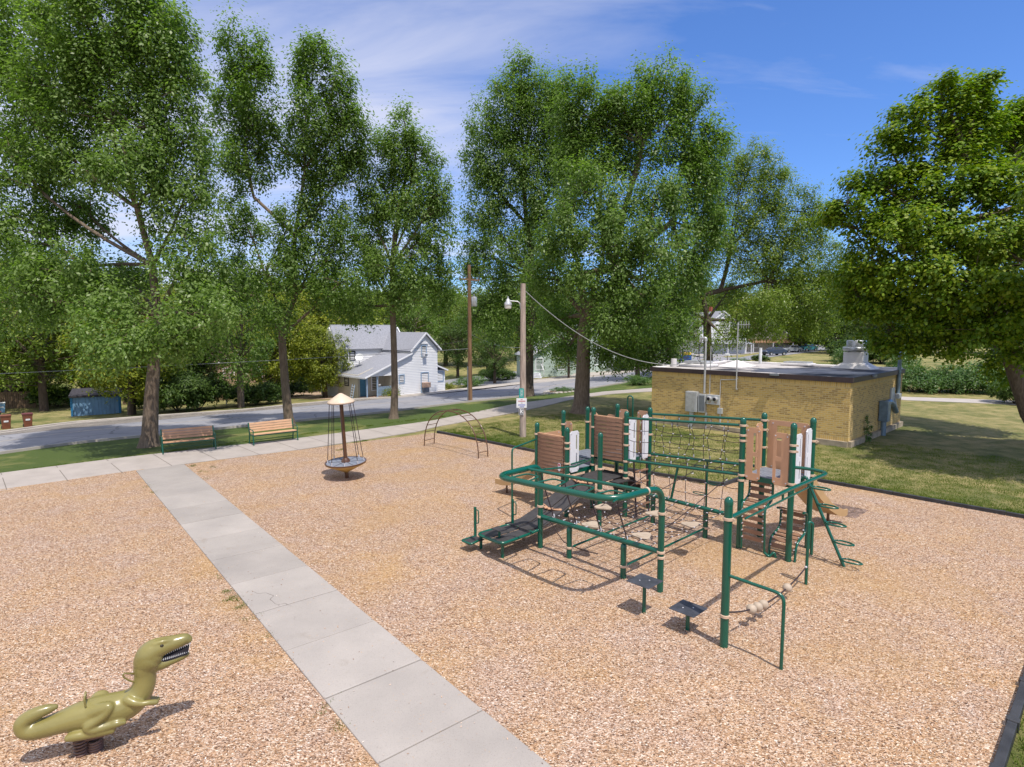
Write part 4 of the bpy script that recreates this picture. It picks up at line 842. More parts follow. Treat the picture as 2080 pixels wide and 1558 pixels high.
# bridge sides, bridge floor, net under the bridge
for v0 in (0.0, m_):
    nt_ = Net(); cols = 6; g2 = {}
    for c in range(1, cols + 1):
        for r_ in range(5):
            t = c / (cols + 1); u = m_ + (JU - m_) * t; z0 = 1.55 + .17 * t; z1 = 2.66 + .18 * t; z = z1 + (z0 - z1) * r_ / 4; j_ = .075 if 0 < r_ < 4 else 0
            g2[c, r_] = P3(u + rn_.uniform(-j_, j_), v0 + rn_.uniform(-.04, .04) * (j_ > 0), z + rn_.uniform(-j_, j_) * .6)
        nt_.rope([g2[c, r_] for r_ in range(5)], n=3, sag=0)
        nt_.con(P3(m_ + (JU - m_) * t, v0, z1 - .10), ax=ZV, l=.04); nt_.con(P3(m_ + (JU - m_) * t, v0, z0 + .08), ax=ZV, l=.04)
        for r_ in (1, 2, 3): nt_.con(g2[c, r_], ax=ZV if r_ == 2 else U)
    for r_ in (1, 2, 3):
        a_ = P3(m_ + .06, v0, 2.66 - (1.11) * r_ / 4); b_ = P3(JU - .06, v0, 2.84 - 1.12 * r_ / 4)
        nt_.rope([a_] + [g2[c, r_] for c in range(1, cols + 1)] + [b_], n=4, sag=.025)
    nt_.build('bridge_side_net')
bf = Net()
for c in range(1, 10):
    t = c / 10; u = m_ + (JU - m_) * t; z = 1.55 + .17 * t; bf.rope([P3(u, 0, z), P3(u, m_ * .33, z - .08), P3(u, m_ * .66, z - .08), P3(u, m_, z)], n=4, sag=0); bf.con(P3(u, .1, z - .02), W, l=.045); bf.con(P3(u, m_ - .1, z - .02), W, l=.045)
for t in (.25, .5, .75): bf.rope([P3(m_ + (JU - m_) * c / 10, m_ * t, 1.47 + .017 * c) for c in range(0, 11)], n=2)
bf.build('bridge_floor_net')
un = Net(); g3 = {}
for c in range(1, 7):
    t = c / 7; u = m_ + (JU - m_) * t
    for r_ in range(4): g3[c, r_] = P3(u + rn_.uniform(-.04, .04), rn_.uniform(-.05, .05), (1.55 + .17 * t) * (1 - r_ / 3) + .76 * r_ / 3)
    un.rope([g3[c, r_] for r_ in range(4)], n=3)
    for r_ in range(1, 3): un.con(g3[c, r_])
    un.con(g3[c, 3] + ZV * .07, ZV, l=.04)
for r_ in (1, 2): un.rope([P3(m_, 0, 1.55 - .25 * r_)] + [g3[c, r_] for c in range(1, 7)] + [P3(JU, 0, 1.7 - .3 * r_)], n=4, sag=.03)
un.build('under_bridge_net')
dg = Net()
for u0, u1, v1 in ((2.15, 1.5, -1.9), (3.05, 2.1, -2.3), (3.9, 3.3, -1.5)):
    dg.rope([P3(u0, -.02, 1.6), P3(u1, v1, .66)], r=.010, n=8, sag=.02); dg.con(P3(u0, -.05, 1.55), W, l=.05)
for u in (1.5, 2.15, 2.8, 3.45): dg.rope([P3(u, QV - .45, 1.95), P3(u - .05, QV - .2, 1.4), P3(u, QV, .82)], r=.013, n=5, sag=-.02); dg.con(P3(u, QV, .86), ZV, l=.05, r=.02)
dg.build('hanging_ropes')
for (u, v) in ((2.29, -2.9), (3.41, -2.65), (3.74, -1.28), (2.63, -.98), (1.6, -1.6)):
    mb = MB(); n = 24; z = .80 - .20 * math.sin(PI * (u - m_) / (JU - m_)) * math.sin(PI * v / QV) + .02
    mb.add([P3(u + math.cos(2 * PI * k / n) * (.19 + .035 * math.sin(3 * 2 * PI * k / n + u)), v + math.sin(2 * PI * k / n) * (.19 + .035 * math.sin(3 * 2 * PI * k / n + u)), z + dz) for dz in (0, .035) for k in range(n)], [tuple(range(n))[::-1], tuple(range(n, 2 * n))] + [(k, (k + 1) % n, n + (k + 1) % n, n + k) for k in range(n)])
    mb.lathe(P3(u, v, z + .035), [(.12, 0), (.12, .008), (.10, .008)], 20); mb.build('step_disc', MT['disc'], play, bevel=.006)
# ---- ramp with grips, low platform, black curved plate
def ribbon(path, w0, w1, th, along=U):
    """path: (v, z) list; plate spans u from w0 to w1"""
    mb = MB(); n = len(path)
    for k, (v, z) in enumerate(path):
        for u in (w0, w1):
            for d in (0, -th): mb.v.append(tuple(P3(u, v, z + d)))
    for k in range(n - 1):
        q = 4 * k; mb.f += [(q, q + 4, q + 6, q + 2), (q + 1, q + 3, q + 7, q + 5), (q, q + 1, q + 5, q + 4), (q + 2, q + 6, q + 7, q + 3)]
    mb.f += [(0, 2, 3, 1), (4 * n - 4, 4 * n - 3, 4 * n - 1, 4 * n - 2)]; return mb
rp = [(-3.5, .46), (-3.3, .45), (-3.0, .47), (-2.5, .60), (-2.0, .77), (-1.6, .93), (-1.25, 1.06), (-1.15, 1.10)]
for a, b in ((.22, .56), (.60, .94)): ribbon(rp, a, b, .03).build('ramp', MT['black'], play, smooth=True)
for u in (.20, .96): rod('ramp_rail', [P3(u, v, z - .03) for v, z in rp], .016, 'black')
for v, z in ((-2.45, .61), (-1.75, .865), (-1.28, 1.05)):
    mb = MB()
    for sg in (-1, 1):
        c = P3(.58 + sg * .17, v + .07, z + .05); ax = (U * sg * .88 + W * .45).normalized(); mb.box(c, (.34, .10, .03), (ax, ax.cross(ZV), ZV))
    gpo = mb.build('foot_grip', MT['beige'], play, bevel=.008); sl_ = MB()
    for sg in (-1, 1):
        c = P3(.58 + sg * .19, v + .08, z + .068); ax = (U * sg * .88 + W * .45).normalized(); sl_.box(c, (.15, .025, .004), (ax, ax.cross(ZV), ZV))
    sl_.build('slot', MT['rope'], gpo)
MB().box(P3(.55, -.35, 1.09), (.86, 1.2, .03)).build('plate', MT['black'], play, bevel=.008)
ribbon([(.15 + .0, 1.05), (.35, 1.04), (.55, .98), (.70, .84), (.76, .65), (.74, .5)], .15, .95, .03).build('curved_plate', MT['black'], play, smooth=True)
ribbon([(-.5, 1.05), (-.1, 1.04), (.3, .98), (.50, .84), (.56, .65), (.50, .5)], m_ - .15, m_ + .12, .03).build('curved_plate', MT['black'], play, smooth=True)
pf = [P3(.26, -4.42, .42), P3(1.10, -4.44, .42), P3(1.06, -3.42, .42), P3(.28, -3.46, .42)]
MB().tube(fillet(pf, .16, 5, closed=True), .034, 10, closed=True).build('platform_frame', MT['green'], play, smooth=True)
for k in range(2): MB().box(P3(.47 + .42 * k, -3.94, .42), (.38, .92, .022)).build('platform_plate', MT['black'], play, bevel=.01)
MB().box(P3(.14, -4.42, .25), (.30, .40, .02)).build('platform_plate', MT['black'], play, bevel=.01); rod('platform_frame', [P3(-.03, -4.2, .25), P3(-.03, -4.63, .25), P3(.3, -4.63, .25), P3(.3, -4.4, .28)], .025, fr=.06)
rod('platform_arm', [P3(1.06, -3.5, .42), P3(m_, QV, .46)], .034)
for u, v in ((.97, -4.30), (.22, -4.27), (.3, -3.5)): rod('platform_leg', [P3(u, v, -.1), P3(u, v, .40)], .036)
for u, v in ((.20, -4.42), (.34, -3.40)):
    rod('grab_post', [P3(u, v, .38), P3(u, v, 1.02)], .034); rod('grab_loop', [P3(u, v, .98), P3(u + .12, v, .97), P3(u + .12, v, .68), P3(u, v, .66)], .013, n=8, fr=.05)
mb = MB().box(P3(.78, -4.22, .62), (.30, .22, .02)); o_ = mb.build('seat_pad', MT['black'], play, bevel=.01); rod('seat_post', [P3(.78, -4.22, .4), P3(.78, -4.22, .61)], .03, parent=o_)
rod('link_bar', [P3(-.02, -2.3, .25), P3(.5, -3.1, .5)], .02) if False else None
# ---- short tan slide on the left
def slide(path, half, wall, name='slide'):
    """path: world points of the bed centre, with side vector"""
    mb = MB(); n = len(path); sec = [(-half, wall), (-half - .02, wall - .02), (-half, .02), (-half * .7, 0), (half * .7, 0), (half, .02), (half + .02, wall - .02), (half, wall), (half + .04, wall - .01), (half + .03, -.03), (-half - .03, -.03), (-half - .04, wall - .01)]
    for i, (p, sd, wf) in enumerate(path):
        for a, z in sec: mb.v.append(tuple(Vector(p) + sd * a + ZV * (z * wf if z > .03 else z)))
    k = len(sec)
    for i in range(n - 1):
        for j in range(k): mb.f.append((i * k + j, i * k + (j + 1) % k, (i + 1) * k + (j + 1) % k, (i + 1) * k + j))
    mb.f.append(tuple(range(k))); mb.f.append(tuple((n - 1) * k + j for j in reversed(range(k))))
    return mb.build(name, MT['slide'], play, smooth=True)
ls = []
for u, v, z, wf in ((-m_ - .02, -.55, D1, 1.5), (-m_ - .2, -.55, D1 - .02, 1.5), (-1.6, -.55, .92, 1.1), (-2.05, -.58, .58, 1), (-2.4, -.62, .38, .9), (-2.75, -.66, .33, .8), (-2.98, -.68, .34, .7)): ls.append((P3(u, v, z), W, wf))
slide(ls, .24, .19); rod('slide_leg', [P3(-2.75, -.68, -.1), P3(-2.75, -.68, .32)], .03, 'brown')
# ---- tan slide of the right deck, going away to the right
rs_ = []
for u, v, z, wf in ((4.8, m_ + .04, D3, 2), (4.8, m_ + .25, D3 - .03, 1.9), (4.82, m_ + .7, 1.35, 1.4), (4.86, 2.25, .95, 1.1), (4.92, 2.8, .55, 1), (5.0, 3.2, .34, .9), (5.04, 3.45, .27, .8), (5.07, 3.62, .27, .7)): rs_.append((P3(u, v, z), U, wf))
slide(rs_, .25, .2); rod('slide_leg', [P3(5.0, 3.3, -.1), P3(5.0, 3.3, .3)], .035, 'brown')
# ---- curved slat climbers
def slatclimb(u0, u1, prof, th=.03):
    pts = fillet([P3(0, v, z) - P3(0, 0, 0) for v, z in prof], .16, 6); d = [0]
    for a, b in zip(pts, pts[1:]): d.append(d[-1] + (b - a).length)
    rails = []
    for u in (u0, u1): rails.append(rod('climber_rail', [P3(u, 0, 0) + p for p in pts], .026))
    s_ = .10
    while s_ < d[-1] - .12:
        i = max(k for k in range(len(d)) if d[k] <= s_); i = min(i, len(pts) - 2); t = (s_ - d[i]) / (d[i + 1] - d[i]); c = pts[i].lerp(pts[i + 1], t); tg = (pts[i + 1] - pts[i]).normalized(); n_ = tg.cross(U)
        o = MB().box(P3((u0 + u1) / 2, 0, 0) + c - n_ * .012, (u1 - u0, .095, th), (U, tg, n_)).build('climber_slat', MT['slat'], play, bevel=.005); b = MB()
        for uu in (u0 + .03, u1 - .03): b.lathe(P3(uu, 0, 0) + c, [(.016, -.035), (.016, .035)], 8, ax=n_)
        b.build('bolts', MT['conn'], o); s_ += .155
slatclimb(JU + .10, JU + .62, [(.22, 1.66), (.22, 1.22), (-.16, 1.12), (-.10, .10)])
slatclimb(JU + .66, LU + .12, [(.42, 1.02), (.62, .98), (.60, .55), (.10, .42), (.04, .02)])
rod('climber_foot', [P3(JU + .62, -.10, .12), P3(JU + .72, -.08, .04), P3(JU + .80, -.02, .16), P3(JU + .86, 0, -.1)], .03, fr=.05)
# ---- leaf-step climber on the right
a_, b_ = P3(5.38, .56, 1.82), P3(6.26, .57, -.05)
rod('leaf_climber_pole', [P3(5.30, .56, 1.66), a_, b_], .034, fr=.15)
for t in (.12, .31, .50, .69, .88):
    c = a_.lerp(b_, t); lp = [c, c + U * .10 + W * .11, c + U * .30 + W * .10, c + U * .43, c + U * .30 - W * .10, c + U * .10 - W * .11]
    MB().tube(fillet(lp, .06, 3, closed=True), .019, 8, closed=True).build('leaf_step', MT['green'], play, smooth=True)
# leaf pods on the far bridge bar
rod('leaf_climber_pole', [P3(2.75, m_ + .12, 1.64), P3(2.75, m_ + .12, -.1)], .026)
for z, sg in ((1.42, -1), (1.05, 1), (.72, -1), (.36, 1)):
    c = P3(2.75, m_ + .12, z); lp = [c, c + U * .10 * sg + W * .10, c + U * .30 * sg + W * .09, c + U * .40 * sg, c + U * .30 * sg - W * .09, c + U * .10 * sg - W * .10]
    MB().tube(fillet(lp, .06, 3, closed=True), .013, 8, closed=True).build('leaf_step', MT['green'], play, smooth=True)
# ladder under the middle deck's far side
lad = MB()
for u in (m_ + .12, m_ + .12): pass
for v in (.22, .80): lad.tube([P3(m_ + .10, v, 1.5), P3(m_ + .22, v, -.1)], .024, 8)
lado = lad.build('ladder_rail', MT['rope'], play, smooth=True)
for z in (.3, .6, .9, 1.2): MB().box(P3(m_ + .22 - .08 * z, .51, z), (.09, .60, .03)).build('ladder_rung', MT['slat'], play)
# ---- overhead hand rail of the right end
rail = fillet([P3(LU, .0, 2.08), P3(5.62, .10, 2.08), P3(6.02, .0, 2.08), P3(6.0, -.45, 2.08), P3(5.96, -2.0, 2.08), P3(5.98, -4.21, 2.08)], .22, 6)
rod('overhead_rail', rail, .036); rod('trolley_rail', [P3(5.96, -.9, 2.02), P3(5.96, -.9, 1.94), P3(5.97, -3.6, 1.94)], .018, fr=.03); rod('trolley_link', [P3(5.96, -2.1, 2.06), P3(5.96, -2.1, 1.95)], .022)
# thin pole and bead rope at the near right
rod('thin_pole', [P3(6.0, -.9, -.1), P3(6.0, -.9, 1.27), P3(6.05, -.83, 1.24), P3(6.05, -.83, .62)], .030, fr=.04)
rod('arm_pole', [P3(5.98, -4.21, 1.19), P3(6.87, -4.23, 1.17), P3(6.87, -4.23, -.1)], .026, fr=.14)
bt = Net(); ra, rb_ = P3(6.0, -.92, .38), P3(6.0, -4.12, .56)
bpts = [ra.lerp(rb_, t) - ZV * (.24 * 4 * t * (1 - t)) for t in [k / 16 for k in range(17)]]; bt.r.tube(bpts, .014, 8); bt.con(ra, W, r=.022, l=.05); bt.build('bead_rope')
for t in (.28, .60, .67, .745): p = ra.lerp(rb_, t) - ZV * (.24 * 4 * t * (1 - t)); MB().lathe(p, [(.085 * math.sin(PI * k / 10), -.085 * math.cos(PI * k / 10)) for k in range(11)], 18, ax=(rb_ - ra)).build('bead', MT['disc'], play, smooth=True)
# small green stub by the left posts
rod('stub_bar', [P3(-m_ + .04, -m_ - .08, .52), P3(-m_ + .18, -m_ - .22, .54)], .03)

# ---- two stepping pads on posts
for (u, v, z, lab) in ((4.48, -4.17, .60, 'higher charcoal stepping pad on a green post, left of the two'), (5.31, -4.14, .385, 'lower charcoal stepping pad on a short green post, next to the tall post')):
    t = thing('stepping_pad', lab, 'stepping pad', tuple(P3(u, v, 0)), 'stepping pads in the chips'); MB().box(P3(u, v, z), (.46, .46, .018)).build('pad', MT['pad'], t, bevel=.012)
    MB().tube([P3(u, v, -.1), P3(u, v, z - .01)], .034, 14).build('post', MT['green'], t, smooth=True); b = MB()
    for a in (-1, 1): b.lathe(P3(u + .06 * a, v + .06 * a, z + .01), [(.013, 0), (.013, .006)], 8)
    b.build('bolts', MT['conn'], t)
tag(MB().box(P3(4.9, 4.75, .025), (.95, 1.05, .02)).build('wear_mat', MT['rust'], bevel=.004), 'worn brown rubber mat lying in the chips at the foot of the right slide', 'mat')

# ================================================================ SPINNER
g = G(705, 972); sp = thing('spinner', 'brown and tan rope spinner with a cone hat and round platform in the chips', 'spinner', tuple(g)); tilt = Vector((-.035, -.055, 1)).normalized()
def SP(z): return g + tilt * z
MB().tube([SP(-.2), SP(.32)], .065, 16).build('base_post', MT['brown'], sp, smooth=True)
MB().lathe(SP(0), [(.07, .22), (.12, .26), (.66, .53), (.67, .56), (.64, .56)], 40, ax=tilt).build('bowl', MT['ochre'], sp, smooth=True)
o_ = MB().lathe(SP(0), [(.63, .565), (.63, .58), (.60, .585)], 40, ax=tilt).build('platform', MT['deck'], sp, smooth=True); b = MB()
a0 = tilt.orthogonal().normalized(); b0 = tilt.cross(a0)
for k in range(3): a = k * PI / 3 + .4; b.box(SP(.588), (1.2, .018, .004), ((a0 * math.cos(a) + b0 * math.sin(a)), (b0 * math.cos(a) - a0 * math.sin(a)), tilt))
b.build('seam', MT['rope'], o_)
MB().lathe(SP(0), [(.64, .55), (.675, .555), (.675, .59), (.65, .595), (.63, .575)], 40, ax=tilt).build('rim', MT['brown'], sp, smooth=True)
MB().lathe(SP(0), [(.15, .58), (.13, .66), (.09, .70), (.08, .72)], 20, ax=tilt).build('collar', MT['brown'], sp, smooth=True)
MB().tube([SP(.6), SP(2.66)], .062, 16).build('pole', MT['brown'], sp, smooth=True)
MB().lathe(SP(0), [(.43, 2.58), (.44, 2.60), (.43, 2.63), (.05, 2.88), (.0, 2.89)], 36, ax=tilt).build('hat', MT['hat'], sp, smooth=True)
MB().lathe(SP(0), [(.42, 2.565), (.435, 2.57), (.43, 2.585), (.41, 2.58)], 36, ax=tilt).build('hat_rim', MT['brown'], sp, smooth=True)
for k in range(8):
    a = k * PI / 4 + .2; d = a0 * math.cos(a) + b0 * math.sin(a); p0, p1 = SP(.58) + d * .58, SP(2.58) + d * .37
    r_ = MB().tube([p0, p1], .011, 6).build('rope', MT['rope'], sp, smooth=True); MB().tube([p0, p0.lerp(p1, .05)], .02, 8).build('rope_ferrule', MT['conn'], r_, smooth=True)

# ================================================================ ARCH CLIMBER
pL1, pL2, pR1, pR2 = G(862, 907), G(882, 902), G(972, 933), G(991, 929); c0 = (pL1 + pR2) / 2
ar = thing('arch_climber', 'brown metal arch ladder bent over the chips beside the sidewalk', 'climber', (c0.x, c0.y, 0)); ht = 1.68
def archpt(a, b, t):
    ang = PI * (1 - t); return (a + b) / 2 + (a - b) / 2 * -math.cos(PI - ang) * -1 * 1 + ZV * (ht * math.sin(ang) ** .8)
def AP(a, b, t): x = math.cos(PI * t); return (a + b) / 2 + (a - b) / 2 * (abs(x) ** .9 * (1 if x > 0 else -1)) + ZV * (ht * math.sin(PI * t) ** .85)
for a, b in ((pL1, pR1), (pL2, pR2)): MB().tube([a - ZV * .1] + [AP(a, b, k / 28) for k in range(29)] + [b - ZV * .1], .021, 10).build('side_rail', MT['brown'], ar, smooth=True)
for k in range(15):
    t = .035 + k * .0665; MB().tube([AP(pL1, pR1, t), AP(pL2, pR2, t)], .013, 8).build('rung', MT['brown'], ar, smooth=True)

# ================================================================ BENCHES
def bench(pa, pb, label, slat, rz_extra=0):
    a, b = G(*pa), G(*pb); d = (b - a); d.z = 0; Ln = 1.83; c = (a + b) / 2; d.normalize(); bk = Vector((-d.y, d.x, 0)); c = c + bk * .25; zb = .04
    t = thing('park_bench', label, 'bench', (c.x, c.y, zb), 'slatted benches on the sidewalk'); h = ZV * zb
    for k in range(3): MB().box(c + bk * (-.19 + .15 * k) + ZV * (.44 - .012 * k) + h, (Ln, .135, .038), (d, bk, ZV)).build('seat_slat', MT[slat], t, bevel=.006)
    lean = (ZV + bk * .22).normalized(); nr = d.cross(lean)
    for k in range(4): MB().box(c + bk * .24 + lean * (.10 + .105 * k) + ZV * .44 + h, (Ln, .09, .03), (d, lean, nr)).build('back_slat', MT[slat], t, bevel=.005)
    for s_ in (-1, 1):
        e = c + d * (Ln / 2 * s_ + .025 * s_) + h; mb = MB()
        mb.tube(fillet([e - bk * .30 - ZV * .02, e - bk * .24 + ZV * .40], .05), .028, 8); mb.tube([e + bk * .30 - ZV * .02, e + bk * .22 + ZV * .42, e + bk * .34 + ZV * .90], .028, 8); mb.tube([e - bk * .25 + ZV * .40, e + bk * .24 + ZV * .40], .024, 8)
        mb.tube(fillet([e - bk * .24 + ZV * .40, e - bk * .29 + ZV * .63, e + bk * .27 + ZV * .64], .1), .022, 8); mb.build('end_frame', MT['green'], t, smooth=True)
    MB().box(c - bk * .2 + ZV * .39 + h, (Ln, .03, .05), (d, bk, ZV)).build('front_rail', MT['green'], t); MB().tube([c - d * Ln / 2 + bk * .1 + ZV * .16 + h, c + d * Ln / 2 + bk * .1 + ZV * .16 + h], .014, 6).build('stretcher', MT['green'], t)
bench((336, 924), (434, 914), 'left park bench with slats coloured darker for the tree shade, by the big ash trunk', 'bench2'); bench((520, 906), (600, 896), 'right park bench with bright tan slats, in the sun by the leaning ash', 'bench')

# ================================================================ LIGHT POLE with signs, service cable
g = G(1062, 887); lp = thing('light_pole', 'weathered grey wooden light pole with three small signs on the dry lawn', 'light pole', tuple(g)); top = AT(1062, 576, g.y).z
MB().tube([g - ZV * .2, g + ZV * top], [.155, .115], 16).build('pole', MT['pole'], lp, smooth=True)
za = AT(1062, 612, g.y).z; X = Vector((1, 0, 0)); f_ = Vector((0, -1, 0))
MB().tube(fillet([g + Vector((-.10, 0, za - .42)), g + Vector((-.14, 0, za - .02)), g + Vector((-.62, 0, za + .02))], .16), .026, 10).build('lamp_arm', MT['lamp'], lp, smooth=True)
lz = g + Vector((-.68, 0, za - .02)); lo = MB().lathe(lz, [(.0, .24), (.035, .22), (.04, .14), (.09, .10), (.10, .02), (.17, -.06), (.18, -.14), (.12, -.15)], 20).build('lamp_head', MT['lamp'], lp, smooth=True)
MB().lathe(lz, [(.165, -.14), (.15, -.30), (.10, -.32)], 20).build('lamp_glass', MT['glass'], lo, smooth=True)
def sign(px0, py0, px1, py1, m, name, lab):
    a, b = AT(px0, py1, g.y - .17), AT(px1, py0, g.y - .17); o = MB().box((a + b) / 2, (b.x - a.x, .012, b.z - a.z), (X, f_, ZV)).build(name, MT[m], lp, bevel=.004); o['label'] = lab; return o, a, b
def marks(o, a, b, rects, m, nm='lettering'):
    mb = MB(); w, h = b.x - a.x, b.z - a.z
    for x0, y0, x1, y1 in rects: mb.box(Vector((a.x + w * (x0 + x1) / 2, a.y - .009, b.z - h * (y0 + y1) / 2)), (w * (x1 - x0), .003, h * (y1 - y0)), (X, f_, ZV))
    mb.build(nm, MT[m], o)
def words(y, x0, x1, h, r_):
    out = []; x = x0
    while x < x1: w = r_.uniform(.03, .055); out.append((x, y, min(x + w, x1), y + h)); x += w + .02
    return out
rw = random.Random(9)
o, a, b = sign(1054.5, 789, 1064, 808.5, 'teal', 'sign', 'teal green upright sign'); marks(o, a, b, sum([words(.14 + .15 * k, .2 + .05 * (k % 2), .8, .07, rw) for k in range(5)], []), 'signw')
o, a, b = sign(1049, 808.8, 1070, 828.5, 'signw', 'sign', 'white sign with red and blue lines of print'); marks(o, a, b, words(.10, .42, .60, .08, rw) + words(.26, .18, .86, .10, rw), 'red'); marks(o, a, b, words(.64, .18, .86, .11, rw) + words(.84, .32, .74, .09, rw), 'blue'); marks(o, a, b, words(.48, .42, .6, .05, rw), 'signk')
o, a, b = sign(1054, 829.5, 1064, 843.5, 'signw', 'sign', 'small black and white sign with a letter K'); marks(o, a, b, [(.08, .05, .92, .95)], 'signk', 'black_field'); marks(o, Vector((a.x, a.y - .004, a.z)), b, [(.25, .10, .50, .72), (.50, .30, .66, .52), (.62, .16, .80, .36), (.62, .50, .80, .72), (.2, .80, .85, .86)], 'signw')
def cable(name, label, a, b, sag, r, m='cable', n=24, cat='cable'):
    a, b = Vector(a), Vector(b); mb = MB().tube([a.lerp(b, k / n) - ZV * (sag * 4 * (k / n) * (1 - k / n)) for k in range(n + 1)], r, 6); return tag(mb.build(name, MT[m], smooth=True), label, cat)

# ================================================================ BRICK BUILDING
S0, S1, W0, W1, HT = 8.05, 17.64, 27.2, 35.2, 2.93
g = SW(S0, W0, 0); bb = thing('brick_building', 'low flat-roofed yellow brick park building with dark fascia and meter boxes', 'building', tuple(g))
def bwall(a, b, z0, z1, m, name, inset=0, top=True):
    """vertical brick face from ground point a to b"""
    a, b = Vector(a), Vector(b); Ln = (b - a).length; d = (b - a).normalized(); n = d.cross(ZV); th = .2
    f0, f1 = a + n * inset, b + n * inset; mb = MB()
    mb.add([f0 + ZV * z0, f1 + ZV * z0, f1 + ZV * z1, f0 + ZV * z1, f0 + d * th - n * th + ZV * z0, f1 - d * th - n * th + ZV * z0, f1 - d * th - n * th + ZV * z1, f0 + d * th - n * th + ZV * z1], [(0, 1, 2, 3), (4, 7, 6, 5), (3, 2, 6, 7), (0, 4, 5, 1), (0, 3, 7, 4), (1, 5, 6, 2)])
    mb.uv = [[(0, z0), (Ln, z0), (Ln, z1), (0, z1)]] + [[(0, 0)] * 4] * 3 + [[(0, z0), (0, z1), (.2, z1), (.2, z0)]] * 2
    return mb.build(name, MT[m], bb)
cs = [SW(S1, W0, 0), SW(S0, W0, 0), SW(S0, W1, 0), SW(S1, W1, 0)]
for a, b in zip(cs, cs[1:] + cs[:1]):
    bwall(a, b, .45, 2.50, 'brick', 'wall'); bwall(a, b, 2.50, 2.72, 'soldier', 'brick_course', .003); bwall(a, b, .24, .45, 'soldier', 'brick_course', -.004)
    d = (b - a).normalized(); n = d.cross(ZV); MB().box(a.lerp(b, .5) + n * .02 + ZV * .10, ((b - a).length + .04, .26, .28), (d, n, ZV)).build('foundation', MT['found'], bb)
    MB().box(a.lerp(b, .5) + n * .05 + ZV * 2.83, ((b - a).length + .16, .09, .22), (d, n, ZV)).build('fascia', MT['fascia'], bb)
MB().box(SW((S0 + S1) / 2, (W0 + W1) / 2, 2.80), (S1 - S0 - .1, W1 - W0 - .1, .24)).build('roof', MT['roofb'], bb)
MB().box(SW((S0 + S1) / 2, W1 - .1, 2.94), (S1 - S0, .28, .10)).build('roof_edge', MT['mastic'], bb, bevel=.03)
MB().box(SW(S1 - .15, (W0 + W1) / 2, 2.925), (.30, W1 - W0, .07)).build('roof_edge', MT['mastic'], bb, bevel=.03)
def fr(s, z, dx, dz, th, m, name, off=0, parent=None, bev=.01):   # box on the long face
    return MB().box(SW(s, W0 - th / 2 - off, z), (dx, th, dz)).build(name, MT[m], parent or bb, bevel=bev)
c1 = fr(15.18, 1.32, .62, 1.02, .28, 'grey', 'electric_cabinet', .003); fr(15.2, 1.35, .5, .85, .01, 'lamp', 'cabinet_door', .284, c1); fr(15.22, .42, .20, .78, .16, 'grey', 'cabinet_duct', .003)
c2 = fr(14.64, 1.28, .36, .92, .22, 'grey', 'electric_cabinet', .003); fr(14.62, 1.28, .28, .78, .01, 'greyd', 'cabinet_door', .224, c2); fr(14.45, .42, .10, .80, .10, 'grey', 'cabinet_duct', .003)
c3 = fr(14.08, 1.5, .66, .48, .14, 'grey', 'meter_box', .003)
for s_ in (14.25, 13.93):
    o = MB().lathe(SW(s_, W0 - .145, 1.54), [(.13, 0), (.13, .06), (.11, .12), (.06, .14)], 18, ax=-W).build('meter', MT['lamp'], c3, smooth=True); MB().lathe(SW(s_, W0 - .286, 1.54), [(.085, 0), (.08, .005)], 16, ax=-W).build('meter_dial', MT['mouth'], o)
    MB().box(SW(s_, W0 - .146, 1.36), (.14, .006, .04)).build('meter_tag', MT['acb'], c3)
fr(13.72, .98, .24, .28, .12, 'grey', 'junction_box', .003); fr(13.72, .42, .06, .85, .06, 'grey', 'conduit', .003)
def bt_(pts, r, m, name, parent=None, fr_=.06, n=10): return MB().tube(fillet([Vector(p) for p in pts], fr_), r, n).build(name, MT[m], parent or bb, smooth=True)
F_ = lambda s, z, o=.06: SW(s, W0 - o, z)
mast = bt_([F_(14.56, 1.78, .10), F_(14.56, 4.35, .10)], .055, 'lamp', 'service_mast')
bt_([F_(14.56, 4.35, .10), F_(14.56, 4.50, .10), F_(14.80, 4.50, .10), F_(14.86, 4.30, .10)], .075, 'lamp', 'weatherhead', mast); bt_([F_(14.86, 4.36, .10), F_(14.92, 3.9, .12), F_(14.95, 3.4, .15), F_(14.70, 3.25, .14)], .014, 'wire', 'drip_loop', mast, .2); bt_([F_(14.82, 4.30, .16), F_(14.84, 3.6, .2), F_(14.72, 3.15, .2)], .014, 'wire', 'drip_loop', mast, .2)
bt_([F_(14.30, 1.74), F_(14.30, 4.12)], .022, 'lamp', 'conduit'); bt_([F_(13.75, 1.74 - .6), F_(13.75, 2.50), F_(12.99, 2.55)], .022, 'lamp', 'conduit')
an = bt_([F_(12.91, 2.10, .14), F_(12.93, 5.25, .14)], .032, 'lamp', 'antenna_mast'); mb = MB(); c = F_(12.93, 5.15, .14); mb.box(c - U * -.25, (.62, .03, .03))
for k in range(5): mb.box(c + U * (.04 + .12 * k), (.014, .014, .34)); mb.box(c + U * (.04 + .12 * k), (.012, .30, .012))
mb.build('antenna', MT['lamp'], an); bt_([F_(12.91, 2.10, .0), F_(12.91, 2.10, .14)], .03, 'lamp', 'mast_bracket', an); bt_([F_(12.91, 2.6, .0), F_(12.91, 2.6, .14)], .03, 'lamp', 'mast_bracket', an)
fr(11.15, 2.90, .40, .10, .10, 'greyd', 'roof_scupper', .095)
def roofpt(px, w, z=2.94):
    a = (px - 1040) / FP; lo_, hi_ = S0, S1
    def f(s): p = SW(s, w, z) - Vector((0, 0, CH)); return p.x / (p.y * math.cos(PT) - p.z * math.sin(PT)) - a
    for _ in range(50):
        mid = (lo_ + hi_) / 2
        if f(mid) > 0: lo_ = mid
        else: hi_ = mid
    return SW(mid, w, z)
